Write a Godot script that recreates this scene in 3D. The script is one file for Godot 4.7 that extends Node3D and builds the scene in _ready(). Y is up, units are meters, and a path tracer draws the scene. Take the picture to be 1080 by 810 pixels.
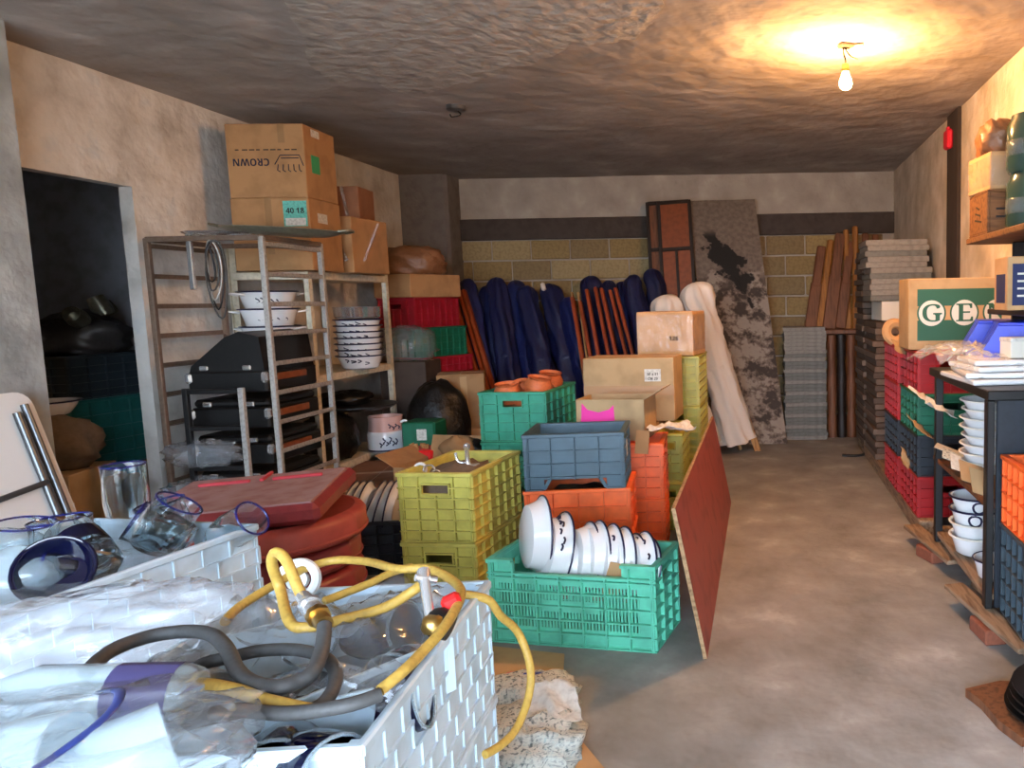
extends Node3D
# A cluttered storeroom: one warm bulb on the ceiling, cool daylight through the open shutter behind the camera.

var M := {}
var cache := {}
var used := {}
var rng := RandomNumberGenerator.new()


func _ready() -> void:
	rng.seed = 7
	var cam := Camera3D.new()
	cam.name = "camera"
	cam.projection = Camera3D.PROJECTION_FRUSTUM
	cam.keep_aspect = Camera3D.KEEP_HEIGHT
	cam.near = 0.05
	cam.far = 100.0
	cam.size = 0.05 * 2.0 * 405.0 / 820.0
	cam.frustum_offset = Vector2(-0.05 * (803.3 - 540.0) / 820.0, 0.0)
	cam.transform = Transform3D(Basis(Vector3.RIGHT, deg_to_rad(-6.207)) * Basis(Vector3.BACK, deg_to_rad(-1.069)), Vector3(0, 1.35, 0))
	add_child(cam)
	cam.current = true

	var env := Environment.new()
	env.tonemap_mode = Environment.TONE_MAPPER_LINEAR
	env.tonemap_exposure = 3.8
	env.background_mode = Environment.BG_SKY
	var sky := Sky.new()
	var sm := ProceduralSkyMaterial.new()
	sm.sky_top_color = Color(0.80, 0.89, 1.0)
	sm.sky_horizon_color = Color(0.86, 0.93, 1.0)
	sm.ground_bottom_color = Color(0.45, 0.45, 0.44)
	sm.ground_horizon_color = Color(0.6, 0.62, 0.64)
	sm.energy_multiplier = 6.4
	sky.sky_material = sm
	env.sky = sky
	env.sdfgi_enabled = true
	env.ssao_enabled = true
	env.ssil_enabled = true
	var we := WorldEnvironment.new()
	we.name = "world_environment"
	we.environment = env
	add_child(we)

	# the sun stands behind the building and lights the street outside, not the room
	var sun := DirectionalLight3D.new()
	sun.name = "sun"
	sun.rotation_degrees = Vector3(-58, 160, 0)
	sun.light_color = Color(1.0, 0.96, 0.90)
	sun.light_energy = 3.0
	sun.light_angular_distance = 0.5
	sun.shadow_enabled = true
	add_child(sun)

	make_materials()
	build_room()
	build_bulb()
	build_dark_room()
	build_left_wall_side()
	build_back_side()
	build_middle()
	build_foreground()
	build_right_side()


# ------------------------------------------------------------------ nodes
func numbered(called: String) -> String:
	var n: int = used.get(called, 0)
	used[called] = n + 1
	return called if n == 0 else "%s_%03d" % [called, n]


func thing(called: String, label: String, category: String, at := Vector3.ZERO, turn := 0.0, group := "") -> Node3D:
	var o := Node3D.new()
	o.name = numbered(called)
	add_child(o)
	o.position = at
	o.rotation_degrees.y = turn
	tag(o, label, category, group)
	return o


func tag(o: Node3D, label: String, category: String, group := "") -> void:
	o.set_meta("label", label)
	o.set_meta("category", category)
	if group:
		o.set_meta("group", group)


func part(parent: Node3D, called: String, st, mat: Material, at := Vector3.ZERO, turn := 0.0) -> MeshInstance3D:
	var o := MeshInstance3D.new()
	o.name = called
	o.mesh = st.commit() if st is SurfaceTool else st
	o.material_override = mat
	o.position = at
	o.rotation_degrees.y = turn
	parent.add_child(o, true)
	return o


func solo(called: String, label: String, category: String, st, mat: Material, at := Vector3.ZERO, turn := 0.0, group := "") -> MeshInstance3D:
	var o := part(self, numbered(called), st, mat, at, turn)
	tag(o, label, category, group)
	return o


func struct(called: String, st, mat: Material) -> MeshInstance3D:
	var o := part(self, numbered(called), st, mat)
	o.set_meta("kind", "structure")
	o.set_meta("label", called.replace("_", " ") + " of the storeroom")
	return o


# ------------------------------------------------------------------ shapes
func mb() -> SurfaceTool:
	var st := SurfaceTool.new()
	st.begin(Mesh.PRIMITIVE_TRIANGLES)
	st.set_smooth_group(-1)
	return st


func done(st: SurfaceTool) -> Mesh:
	st.generate_normals()
	return st.commit()


func to(st: SurfaceTool, a: Vector3, b: Vector3, c: Vector3, out: Vector3) -> void:
	var n := (b - a).cross(c - a)
	if n.length_squared() < 1e-16:
		return
	st.add_vertex(a)
	if n.dot(out) > 0.0:
		st.add_vertex(c)
		st.add_vertex(b)
	else:
		st.add_vertex(b)
		st.add_vertex(c)


func qo(st: SurfaceTool, a: Vector3, b: Vector3, c: Vector3, d: Vector3, out: Vector3) -> void:
	to(st, a, b, c, out)
	to(st, a, c, d, out)


# a box by its two corners
func bx(st: SurfaceTool, a: Vector3, b: Vector3) -> void:
	box(st, Transform3D(Basis(), (a + b) / 2.0), (b - a).abs())


func box(st: SurfaceTool, t: Transform3D, s: Vector3) -> void:
	var h := s / 2.0
	for a in 3:
		var u := (a + 1) % 3
		var w := (a + 2) % 3
		for sg: float in [-1.0, 1.0]:
			var p := []
			for q in [[-1, -1], [1, -1], [1, 1], [-1, 1]]:
				var v := Vector3.ZERO
				v[a] = h[a] * sg
				v[u] = h[u] * q[0]
				v[w] = h[w] * q[1]
				p.append(t * v)
			var o := Vector3.ZERO
			o[a] = sg
			qo(st, p[0], p[1], p[2], p[3], t.basis * o)


# a box with chamfered edges
func bev(st: SurfaceTool, t: Transform3D, s: Vector3, b := 0.004) -> void:
	var h := s / 2.0
	var g := Vector3(h.x - b, h.y - b, h.z - b)
	for a in 3:
		var u := (a + 1) % 3
		var w := (a + 2) % 3
		for sg: float in [-1.0, 1.0]:
			var p := []
			for q in [[-1, -1], [1, -1], [1, 1], [-1, 1]]:
				p.append(t * _cv(h, g, a, sg, u, q[0], w, q[1]))
			var o := Vector3.ZERO
			o[a] = sg
			qo(st, p[0], p[1], p[2], p[3], t.basis * o)
			for sh: float in [-1.0, 1.0]:
				var e := Vector3.ZERO
				e[a] = sg
				e[u] = sh
				qo(st, t * _cv(h, g, a, sg, u, sh, w, -1), t * _cv(h, g, a, sg, u, sh, w, 1), t * _cv(h, g, u, sh, a, sg, w, 1), t * _cv(h, g, u, sh, a, sg, w, -1), t.basis * e)
	for x: float in [-1.0, 1.0]:
		for y: float in [-1.0, 1.0]:
			for z: float in [-1.0, 1.0]:
				to(st, t * Vector3(h.x * x, g.y * y, g.z * z), t * Vector3(g.x * x, h.y * y, g.z * z), t * Vector3(g.x * x, g.y * y, h.z * z), t.basis * Vector3(x, y, z))


func _cv(h: Vector3, g: Vector3, a: int, sa: float, u: int, su: float, w: int, sw: float) -> Vector3:
	var v := Vector3.ZERO
	v[a] = h[a] * sa
	v[u] = g[u] * su
	v[w] = g[w] * sw
	return v


func bevb(st: SurfaceTool, a: Vector3, b: Vector3, r := 0.004) -> void:
	bev(st, Transform3D(Basis(), (a + b) / 2.0), (b - a).abs(), r)


# a bar of rectangular section from a to b; its width lies across «up»
func bar(st: SurfaceTool, a: Vector3, b: Vector3, w: float, h: float, up := Vector3.UP, r := 0.0) -> void:
	var y := (b - a).normalized()
	var x := y.cross(up)
	x = (y.cross(Vector3.RIGHT) if x.length() < 0.01 else x).normalized()
	var t := Transform3D(Basis(x, y, x.cross(y)), (a + b) / 2.0)
	if r > 0.0:
		bev(st, t, Vector3(w, (b - a).length(), h), r)
	else:
		box(st, t, Vector3(w, (b - a).length(), h))


# a profile of (radius, height), the outside going up, turned about y
func lathe(st: SurfaceTool, t: Transform3D, prof: Array, n := 24, squash := 1.0) -> void:
	var grp := 1
	for i in prof.size() - 1:
		var p: Vector2 = prof[i]
		var q: Vector2 = prof[i + 1]
		if i > 0:
			var before: Vector2 = (p - prof[i - 1]).normalized()
			if before.dot((q - p).normalized()) < 0.72:
				grp += 1
		st.set_smooth_group(grp)
		for j in n:
			var a := TAU * j / n
			var b := TAU * (j + 1) / n
			var ca := Vector3(cos(a), 0, sin(a) * squash)
			var cb := Vector3(cos(b), 0, sin(b) * squash)
			var mid := (ca + cb).normalized()
			var out := mid * (q.y - p.y) + Vector3(0, p.x - q.x, 0)
			qo(st, t * (ca * p.x + Vector3(0, p.y, 0)), t * (cb * p.x + Vector3(0, p.y, 0)), t * (cb * q.x + Vector3(0, q.y, 0)), t * (ca * q.x + Vector3(0, q.y, 0)), t.basis * out)
	st.set_smooth_group(-1)


func smooth_path(pts: Array, k := 4) -> Array:
	var out := []
	for i in pts.size() - 1:
		var p0: Vector3 = pts[maxi(i - 1, 0)]
		var p1: Vector3 = pts[i]
		var p2: Vector3 = pts[i + 1]
		var p3: Vector3 = pts[mini(i + 2, pts.size() - 1)]
		for j in k:
			out.append(p1.cubic_interpolate(p2, p0, p3, float(j) / k))
	out.append(pts[-1])
	return out


func tube(st: SurfaceTool, pts: Array, r, n := 8, squash := 1.0) -> void:
	st.set_smooth_group(1)
	var rings := []
	var x := Vector3.ZERO
	for i in pts.size():
		var d: Vector3 = ((pts[mini(i + 1, pts.size() - 1)] as Vector3) - (pts[maxi(i - 1, 0)] as Vector3)).normalized()
		if x == Vector3.ZERO:
			x = d.cross(Vector3.UP if absf(d.y) < 0.9 else Vector3.RIGHT).normalized()
		x = (x - d * x.dot(d)).normalized()
		var y := d.cross(x)
		var rr: float = r[i] if r is Array else r
		var ring := []
		for j in n:
			var a := TAU * j / n
			ring.append((pts[i] as Vector3) + (x * cos(a) + y * sin(a) * squash) * rr)
		rings.append(ring)
	for i in pts.size() - 1:
		for j in n:
			var k := (j + 1) % n
			var c: Vector3 = ((pts[i] as Vector3) + (pts[i + 1] as Vector3)) / 2.0
			qo(st, rings[i][j], rings[i][k], rings[i + 1][k], rings[i + 1][j], (rings[i][j] + rings[i + 1][k]) / 2.0 - c)
	st.set_smooth_group(-1)
	for e in [0, pts.size() - 1]:
		var out: Vector3 = (pts[e] as Vector3) - (pts[1 if e == 0 else e - 1] as Vector3)
		for j in n:
			to(st, pts[e], rings[e][j], rings[e][(j + 1) % n], out)


# an outline in the xy plane, drawn out by «depth» along z
func prism(st: SurfaceTool, t: Transform3D, poly: PackedVector2Array, depth: float) -> void:
	var idx := Geometry2D.triangulate_polygon(poly)
	var n := poly.size()
	for s: float in [0.0, depth]:
		for i in range(0, idx.size(), 3):
			var v := []
			for k in 3:
				v.append(t * Vector3(poly[idx[i + k]].x, poly[idx[i + k]].y, s))
			to(st, v[0], v[1], v[2], t.basis * Vector3(0, 0, 1 if s == depth and depth > 0 else -1))
	var ccw := not Geometry2D.is_polygon_clockwise(poly)
	for i in n:
		var a := poly[i]
		var b := poly[(i + 1) % n]
		var nn := Vector2(b.y - a.y, a.x - b.x) * (1.0 if ccw else -1.0)
		qo(st, t * Vector3(a.x, a.y, 0), t * Vector3(b.x, b.y, 0), t * Vector3(b.x, b.y, depth), t * Vector3(a.x, a.y, depth), t.basis * Vector3(nn.x, nn.y, 0))


# a lumpy closed body: a bag, a sack, a bundle
func blob(st: SurfaceTool, t: Transform3D, rad: Vector3, amp: float, freq: float, sd: int, n := 28, flat_below := -9.0, square := 1.0, sharp := false) -> void:
	var f := FastNoiseLite.new()
	f.seed = sd
	f.noise_type = FastNoiseLite.TYPE_SIMPLEX_SMOOTH
	f.frequency = freq
	if sharp:
		f.fractal_type = FastNoiseLite.FRACTAL_RIDGED
	f.fractal_octaves = 3
	var rows := n / 2
	var g := []
	for i in rows + 1:
		var line := []
		var b := PI * i / rows - PI / 2.0
		for j in n:
			var a := TAU * j / n
			var d := Vector3(cos(b) * cos(a), sin(b), cos(b) * sin(a))
			var e := d
			if square < 1.0:
				e = Vector3(signf(d.x) * absf(d.x) ** square, signf(d.y) * absf(d.y) ** square, signf(d.z) * absf(d.z) ** square)
			var p := e * rad * (1.0 + amp * f.get_noise_3dv(d * 10.0))
			p.y = maxf(p.y, flat_below)
			line.append(t * p)
		g.append(line)
	st.set_smooth_group(1)
	for i in rows:
		for j in n:
			var k := (j + 1) % n
			qo(st, g[i][j], g[i][k], g[i + 1][k], g[i + 1][j], (g[i][j] + g[i + 1][k]) / 2.0 - t.origin)
	st.set_smooth_group(-1)


# a loose sheet of paper, film or cloth: w by d, crumpled by noise, with a thickness
func sheet(st: SurfaceTool, t: Transform3D, w: float, d: float, amp: float, freq: float, sd: int, n := 14, thick := 0.001, sag := 0.0, sharp := true) -> void:
	var f := FastNoiseLite.new()
	f.seed = sd
	f.frequency = freq
	if sharp:
		f.fractal_type = FastNoiseLite.FRACTAL_RIDGED
	f.fractal_octaves = 3
	var g := []
	for i in n + 1:
		var line := []
		for j in n + 1:
			var u := float(i) / n - 0.5
			var v := float(j) / n - 0.5
			var wob := 1.0 + 0.12 * f.get_noise_2d(u * 40.0 + 90.0, v * 40.0)
			line.append(Vector3(u * w * wob, amp * f.get_noise_2d(u * w * 100.0, v * d * 100.0) - sag * (u * u + v * v) * 4.0, v * d * wob))
		g.append(line)
	for s: float in ([1.0] if thick == 0.0 else [1.0, -1.0]):
		st.set_smooth_group(1 if s > 0 else 2)
		for i in n:
			for j in n:
				var o := Vector3(0, s * thick / 2.0, 0)
				qo(st, t * (g[i][j] + o), t * (g[i + 1][j] + o), t * (g[i + 1][j + 1] + o), t * (g[i][j + 1] + o), t.basis * Vector3(0, s, 0))
	if thick > 0.0:
		st.set_smooth_group(-1)
		var o := Vector3(0, thick / 2.0, 0)
		for i in n:
			qo(st, t * (g[i][0] + o), t * (g[i + 1][0] + o), t * (g[i + 1][0] - o), t * (g[i][0] - o), t.basis * Vector3(0, 0, -1))
			qo(st, t * (g[i][n] + o), t * (g[i + 1][n] + o), t * (g[i + 1][n] - o), t * (g[i][n] - o), t.basis * Vector3(0, 0, 1))
			qo(st, t * (g[0][i] + o), t * (g[0][i + 1] + o), t * (g[0][i + 1] - o), t * (g[0][i] - o), t.basis * Vector3(-1, 0, 0))
			qo(st, t * (g[n][i] + o), t * (g[n][i + 1] + o), t * (g[n][i + 1] - o), t * (g[n][i] - o), t.basis * Vector3(1, 0, 0))
	st.set_smooth_group(-1)


func T(at: Vector3, yaw := 0.0, pitch := 0.0, roll := 0.0) -> Transform3D:
	return Transform3D(Basis(Vector3.UP, deg_to_rad(yaw)) * Basis(Vector3.RIGHT, deg_to_rad(pitch)) * Basis(Vector3.BACK, deg_to_rad(roll)), at)


func V(x: float, y: float, z: float) -> Vector3:
	return Vector3(x, y, z)


func words(s: String, high: float, bold := true, serif := false) -> Mesh:
	var tm := TextMesh.new()
	var f := SystemFont.new()
	f.font_names = PackedStringArray(["Droid Serif" if serif else "Droid Sans"])
	f.font_weight = 700 if bold else 400
	tm.font = f
	tm.text = s
	tm.font_size = 48
	tm.pixel_size = high / 36.0
	tm.depth = 0.0012
	return tm


# ------------------------------------------------------------------ materials
func noise_tex(sd: int, freq: float, stops: Array, size := 512, octaves := 5, type := FastNoiseLite.TYPE_SIMPLEX_SMOOTH, normal := 0.0, warp := 0.0) -> NoiseTexture2D:
	var f := FastNoiseLite.new()
	f.seed = sd
	f.frequency = freq
	f.noise_type = type
	f.fractal_octaves = octaves
	if warp > 0.0:
		f.domain_warp_enabled = true
		f.domain_warp_amplitude = warp
		f.domain_warp_frequency = freq * 1.5
	var t := NoiseTexture2D.new()
	t.width = size
	t.height = size
	t.seamless = true
	t.noise = f
	if normal > 0.0:
		t.as_normal_map = true
		t.bump_strength = normal
	elif stops:
		var g := Gradient.new()
		var offs := PackedFloat32Array()
		var cols := PackedColorArray()
		for s in stops:
			offs.append(s[0])
			cols.append(s[1])
		g.offsets = offs
		g.colors = cols
		t.color_ramp = g
	return t


func mat(key: String, c: Color, rough := 0.8, tex: Texture2D = null, scale := Vector3.ONE, metal := 0.0, nrm: Texture2D = null, nscale := 0.4, world := false) -> StandardMaterial3D:
	var m := StandardMaterial3D.new()
	m.resource_name = key
	m.albedo_color = c
	m.roughness = rough
	m.metallic = metal
	if tex:
		m.albedo_texture = tex
	if nrm:
		m.normal_enabled = true
		m.normal_texture = nrm
		m.normal_scale = nscale
	if tex or nrm:
		m.uv1_triplanar = true
		m.uv1_world_triplanar = world
		m.uv1_scale = scale
	M[key] = m
	return m


func film(key: String, c: Color, rough := 0.1) -> StandardMaterial3D:
	var m := mat(key, c, rough)
	m.transparency = BaseMaterial3D.TRANSPARENCY_ALPHA
	return m


func make_materials() -> void:
	var W := Color.WHITE
	var grime := noise_tex(3, 0.02, [[0.0, Color(0.87, 0.865, 0.855)], [0.4, Color(0.955, 0.95, 0.945)], [0.6, W], [1.0, W]])
	var fine := noise_tex(4, 0.05, [[0.0, Color(0.75, 0.74, 0.73)], [0.5, Color(0.93, 0.92, 0.91)], [1.0, W]], 256)
	var bump := noise_tex(5, 0.03, [], 512, 5, FastNoiseLite.TYPE_SIMPLEX_SMOOTH, 6.0)
	var grain := noise_tex(6, 0.03, [[0.0, Color(0.62, 0.58, 0.55)], [0.42, Color(0.87, 0.85, 0.83)], [0.6, W], [1.0, Color(0.90, 0.87, 0.84)]], 256, 4)
	var crumple := noise_tex(8, 0.02, [], 512, 4, FastNoiseLite.TYPE_CELLULAR, 8.0)
	# room surfaces
	mat("ceiling", W, 0.95, noise_tex(21, 0.006, [[0.0, Color(0.54, 0.495, 0.46)], [0.3, Color(0.59, 0.545, 0.51)], [0.52, Color(0.615, 0.57, 0.535)], [0.66, Color(0.635, 0.59, 0.555)], [0.8, Color(0.68, 0.635, 0.60)], [1.0, Color(0.73, 0.69, 0.655)]], 1024, 7, FastNoiseLite.TYPE_SIMPLEX_SMOOTH, 0.0, 40.0), V(0.22, 0.22, 0.22), 0.0, bump, 0.3, true)
	mat("floor", W, 0.72, noise_tex(22, 0.008, [[0.0, Color(0.47, 0.455, 0.435)], [0.35, Color(0.535, 0.52, 0.50)], [0.6, Color(0.57, 0.555, 0.535)], [0.8, Color(0.61, 0.595, 0.575)], [1.0, Color(0.70, 0.69, 0.675)]], 1024, 7, FastNoiseLite.TYPE_SIMPLEX_SMOOTH, 0.0, 30.0), V(0.3, 0.3, 0.3), 0.0, bump, 0.15, true)
	mat("wall_left", W, 0.9, noise_tex(23, 0.006, [[0.0, Color(0.69, 0.66, 0.62)], [0.3, Color(0.78, 0.76, 0.73)], [0.5, Color(0.82, 0.80, 0.77)], [0.75, Color(0.85, 0.835, 0.81)], [1.0, Color(0.78, 0.79, 0.79)]], 1024, 6, FastNoiseLite.TYPE_SIMPLEX_SMOOTH, 0.0, 50.0), V(0.4, 0.4, 0.4), 0.0, bump, 0.35, true)
	mat("wall_back", W, 0.92, noise_tex(24, 0.01, [[0.0, Color(0.58, 0.54, 0.50)], [0.4, Color(0.63, 0.59, 0.55)], [0.7, Color(0.66, 0.62, 0.58)], [1.0, Color(0.71, 0.68, 0.64)]], 512, 6), V(0.5, 0.5, 0.5), 0.0, bump, 0.4, true)
	mat("wall_right", W, 0.92, noise_tex(25, 0.01, [[0.0, Color(0.67, 0.62, 0.55)], [0.4, Color(0.74, 0.69, 0.62)], [0.7, Color(0.80, 0.75, 0.69)], [1.0, Color(0.84, 0.81, 0.76)]], 512, 6), V(0.5, 0.5, 0.5), 0.0, bump, 0.4, true)
	mat("grey_render", W, 0.92, noise_tex(26, 0.01, [[0.0, Color(0.49, 0.51, 0.51)], [0.4, Color(0.56, 0.58, 0.58)], [0.7, Color(0.62, 0.64, 0.64)], [1.0, Color(0.70, 0.71, 0.70)]], 512, 6), V(0.6, 0.6, 0.6), 0.0, bump, 0.3, true)
	mat("beam", Color(0.28, 0.24, 0.22), 0.92, grime, V(0.7, 0.7, 0.7), 0.0, bump, 0.4, true)
	mat("column", Color(0.46, 0.43, 0.41), 0.92, grime, V(0.7, 0.7, 0.7), 0.0, bump, 0.4, true)
	mat("mortar", Color(0.56, 0.51, 0.42), 0.95, fine, V(3, 3, 3), 0.0, bump, 0.3, true)
	for i in 4:
		mat("block%d" % i, [Color(0.56, 0.47, 0.31), Color(0.60, 0.51, 0.34), Color(0.52, 0.44, 0.31), Color(0.62, 0.54, 0.39)][i], 0.95, grime, V(2.3, 2.3, 2.3), 0.0, bump, 0.6)
	mat("dark_wall", Color(0.70, 0.72, 0.76), 0.95, grime, V(0.6, 0.6, 0.6), 0.0, null, 0.0, true)
	mat("smear", Color(0.70, 0.665, 0.63), 0.95, fine, V(0.6, 0.6, 0.6), 0.0, bump, 0.6, true)
	mat("strip", Color(0.20, 0.165, 0.15), 0.92, grime, V(0.7, 0.7, 0.7))
	mat("street", Color(0.66, 0.65, 0.63), 0.95)
	# cartons, paper
	for k in [["carton", Color(0.68, 0.51, 0.34)], ["carton_old", Color(0.60, 0.46, 0.31)], ["carton_pale", Color(0.70, 0.58, 0.42)], ["carton_red", Color(0.56, 0.38, 0.27)], ["carton_tan", Color(0.76, 0.60, 0.42)], ["carton_dark", Color(0.27, 0.22, 0.19)]]:
		mat(k[0], k[1], 0.85, grime, V(0.5, 0.5, 0.5))
	mat("tape", Color(0.66, 0.5, 0.33), 0.35)
	mat("print_navy", Color(0.10, 0.09, 0.20), 0.8)
	mat("print_dark", Color(0.16, 0.13, 0.12), 0.8)
	mat("sticker_aqua", Color(0.42, 0.78, 0.72), 0.6, fine, V(4, 4, 4))
	mat("sticker_green", Color(0.24, 0.62, 0.42), 0.6)
	mat("paper", Color(0.86, 0.85, 0.82), 0.8, fine, V(3, 3, 3))
	mat("newsprint", Color(0.80, 0.80, 0.76), 0.85, noise_tex(31, 0.06, [[0.0, Color(0.30, 0.33, 0.37)], [0.30, Color(0.55, 0.6, 0.63)], [0.36, W], [0.75, W], [0.82, Color(0.75, 0.88, 0.92)], [1.0, Color(0.6, 0.8, 0.88)]], 256, 3), V(3.4, 7.0, 3.4))
	mat("pink_paper", Color(0.95, 0.22, 0.62), 0.7)
	# plastics
	for k in [["p_white", Color(0.80, 0.88, 0.93)], ["p_yellow", Color(0.80, 0.76, 0.38)], ["p_olive", Color(0.66, 0.62, 0.20)], ["p_green", Color(0.24, 0.64, 0.52)], ["p_aqua", Color(0.40, 0.79, 0.67)], ["p_grey", Color(0.25, 0.34, 0.39)],
			["p_orange", Color(0.95, 0.41, 0.16)], ["p_red", Color(0.64, 0.055, 0.075)], ["p_wine", Color(0.62, 0.08, 0.15)], ["p_deepgreen", Color(0.08, 0.40, 0.29)], ["p_teal", Color(0.16, 0.44, 0.42)], ["p_dark", Color(0.13, 0.15, 0.18)], ["p_slate", Color(0.22, 0.27, 0.30)], ["p_blue", Color(0.10, 0.20, 0.78)]]:
		mat(k[0], k[1], 0.42, grime, V(0.7, 0.7, 0.7))
	mat("maroon", Color(0.52, 0.17, 0.18), 0.4, grime, V(1.8, 1.8, 1.8))
	mat("maroon_dusty", Color(0.63, 0.51, 0.50), 0.7, noise_tex(33, 0.02, [[0.0, Color(0.86, 0.72, 0.70)], [0.45, Color(0.95, 0.90, 0.89)], [1.0, W]], 256, 5), V(2, 2, 2))
	mat("red_board", Color(0.60, 0.29, 0.26), 0.5, noise_tex(34, 0.012, [[0.0, Color(0.72, 0.62, 0.6)], [0.5, W], [1.0, Color(1.0, 0.92, 0.9)]], 512, 6), V(0.8, 0.8, 0.8))
	mat("board_edge", Color(0.68, 0.55, 0.40), 0.85, grain, V(2, 5, 2))
	# metals
	mat("steel", Color(0.74, 0.73, 0.71), 0.3, fine, V(3, 3, 3), 0.35)
	mat("steel_brown", Color(0.47, 0.39, 0.33), 0.4, grime, V(3, 3, 3), 0.25)
	mat("chrome", Color(0.88, 0.88, 0.88), 0.16, null, W_(), 0.8)
	mat("brass", Color(0.78, 0.63, 0.36), 0.3, null, W_(), 1.0)
	mat("cream_steel", Color(0.86, 0.82, 0.73), 0.6, grime, V(2.2, 2.2, 2.2))
	mat("black_steel", Color(0.07, 0.065, 0.065), 0.45, fine, V(2, 2, 2))
	mat("slate_steel", Color(0.13, 0.15, 0.18), 0.45, grime, V(2, 2, 2))
	mat("pewter", Color(0.54, 0.53, 0.46), 0.35, grime, V(3, 3, 3), 0.6)
	mat("dark_metal", Color(0.32, 0.31, 0.31), 0.4, grime, V(3, 3, 3), 0.3)
	# enamel, glass, film, rubber
	mat("enamel", Color(0.88, 0.88, 0.88), 0.18)
	mat("enamel_pink", Color(0.82, 0.66, 0.62), 0.25)
	mat("enamel_blue", Color(0.06, 0.07, 0.22), 0.3)
	film("glass", Color(0.95, 0.98, 0.99, 0.0), 0.02)
	M.glass.refraction_enabled = true
	M.glass.refraction_scale = 0.05
	film("glass_blue", Color(0.05, 0.08, 0.40, 0.75), 0.08)
	film("glass_milky", Color(0.82, 0.90, 0.93, 0.28), 0.1)
	film("glass_green", Color(0.35, 0.45, 0.40, 0.5), 0.08)
	mat("glass_cobalt", Color(0.015, 0.02, 0.14), 0.06)
	film("film", Color(0.90, 0.95, 1.0, 0.22), 0.07)
	film("film_grey", Color(0.72, 0.74, 0.76, 0.16), 0.1)
	film("film_clear", Color(0.9, 0.92, 0.95, 0.07), 0.08)
	for k in ["film", "film_grey", "film_clear"]:
		M[k].normal_enabled = true
		M[k].normal_texture = crumple
		M[k].normal_scale = 0.9
		M[k].uv1_triplanar = true
		M[k].uv1_scale = V(1.6, 1.6, 1.6)
	mat("hose_grey", Color(0.29, 0.29, 0.29), 0.6, fine, V(6, 6, 6))
	mat("hose_yellow", Color(0.80, 0.65, 0.30), 0.5, fine, V(6, 6, 6))
	mat("red_plastic", Color(0.85, 0.10, 0.10), 0.4)
	mat("black_bag", Color(0.025, 0.025, 0.028), 0.45, null, W_(), 0.0, crumple, 0.8)
	M["black_bag"].uv1_scale = V(2, 2, 2)
	mat("black_plastic", Color(0.04, 0.04, 0.045), 0.45)
	mat("brown_bag", Color(0.55, 0.38, 0.26), 0.35, grime, V(2, 2, 2), 0.0, crumple, 0.9)
	mat("sack", Color(0.42, 0.36, 0.30), 0.9, grime, V(3, 3, 3))
	# cloth, wood
	mat("navy", Color(0.07, 0.095, 0.26), 0.5, fine, V(3, 1, 3), 0.0, bump, 0.4)
	mat("navy_light", Color(0.085, 0.12, 0.33), 0.5, fine, V(3, 1, 3), 0.0, bump, 0.4)
	mat("white_cloth", Color(0.85, 0.80, 0.75), 0.85)
	mat("wood_orange", Color(0.66, 0.29, 0.12), 0.45, grain, V(5, 0.5, 5))
	mat("wood_pale", Color(0.74, 0.56, 0.34), 0.7, grain, V(5, 0.5, 5))
	mat("wood_brown", Color(0.46, 0.28, 0.17), 0.6, grain, V(4, 0.4, 4))
	mat("wood_amber", Color(0.62, 0.40, 0.14), 0.6, grain, V(4, 0.4, 4))
	mat("wood_dark", Color(0.13, 0.075, 0.05), 0.55, grain, V(4, 0.4, 4))
	mat("wood_panel", Color(0.52, 0.27, 0.14), 0.5, grime, V(1.5, 1.5, 1.5))
	mat("plank", Color(0.58, 0.48, 0.38), 0.85, grain, V(4, 4, 0.5))
	mat("crate_wood", Color(0.50, 0.33, 0.18), 0.7, grain, V(0.5, 4, 4))
	mat("clay", Color(0.52, 0.29, 0.20), 0.9, grime, V(3, 3, 3))
	mat("terracotta", Color(0.86, 0.46, 0.26), 0.6, fine, V(3, 3, 3))
	mat("slab_grey", Color(0.52, 0.50, 0.47), 0.8, grime, V(2, 2, 2))
	mat("slab_grey_dark", Color(0.42, 0.42, 0.40), 0.8, grime, V(2, 2, 2))
	mat("slab_brown", Color(0.30, 0.24, 0.20), 0.8, grime, V(2, 2, 2))
	mat("slab_brown_pale", Color(0.40, 0.33, 0.28), 0.8, grime, V(2, 2, 2))
	mat("white_plastic", Color(0.85, 0.85, 0.84), 0.4)
	mat("tube_grey", Color(0.36, 0.37, 0.38), 0.3, null, W_(), 0.7)
	mat("pink_red", Color(0.80, 0.10, 0.20), 0.5)
	mat("box_green", Color(0.16, 0.36, 0.28), 0.7)
	mat("box_white", Color(0.85, 0.83, 0.78), 0.7)
	mat("clay_red", Color(0.62, 0.25, 0.21), 0.5, grime, V(1.8, 1.8, 1.8))
	mat("pink_ridge", Color(0.72, 0.20, 0.24), 0.5)
	mat("rim_blue", Color(0.20, 0.26, 0.52), 0.3)
	mat("violet", Color(0.30, 0.28, 0.45), 0.35)
	mat("jar_green", Color(0.22, 0.30, 0.26), 0.12)
	film("film_pale", Color(0.70, 0.80, 0.85, 0.16), 0.12)
	film("film_dark", Color(0.25, 0.22, 0.22, 0.6), 0.12)
	mat("box_navy", Color(0.13, 0.16, 0.32), 0.7)


func nth(i: int) -> String:
	return ["first", "second", "third", "fourth", "fifth", "sixth", "seventh", "eighth", "ninth", "tenth", "11th", "12th", "13th", "14th", "15th", "16th", "17th", "18th", "19th", "20th", "21st", "22nd", "23rd", "24th", "25th", "26th", "27th", "28th", "29th", "30th", "31st", "32nd", "33rd", "34th"][i]


func W_() -> Vector3:
	return Vector3.ONE


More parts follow.
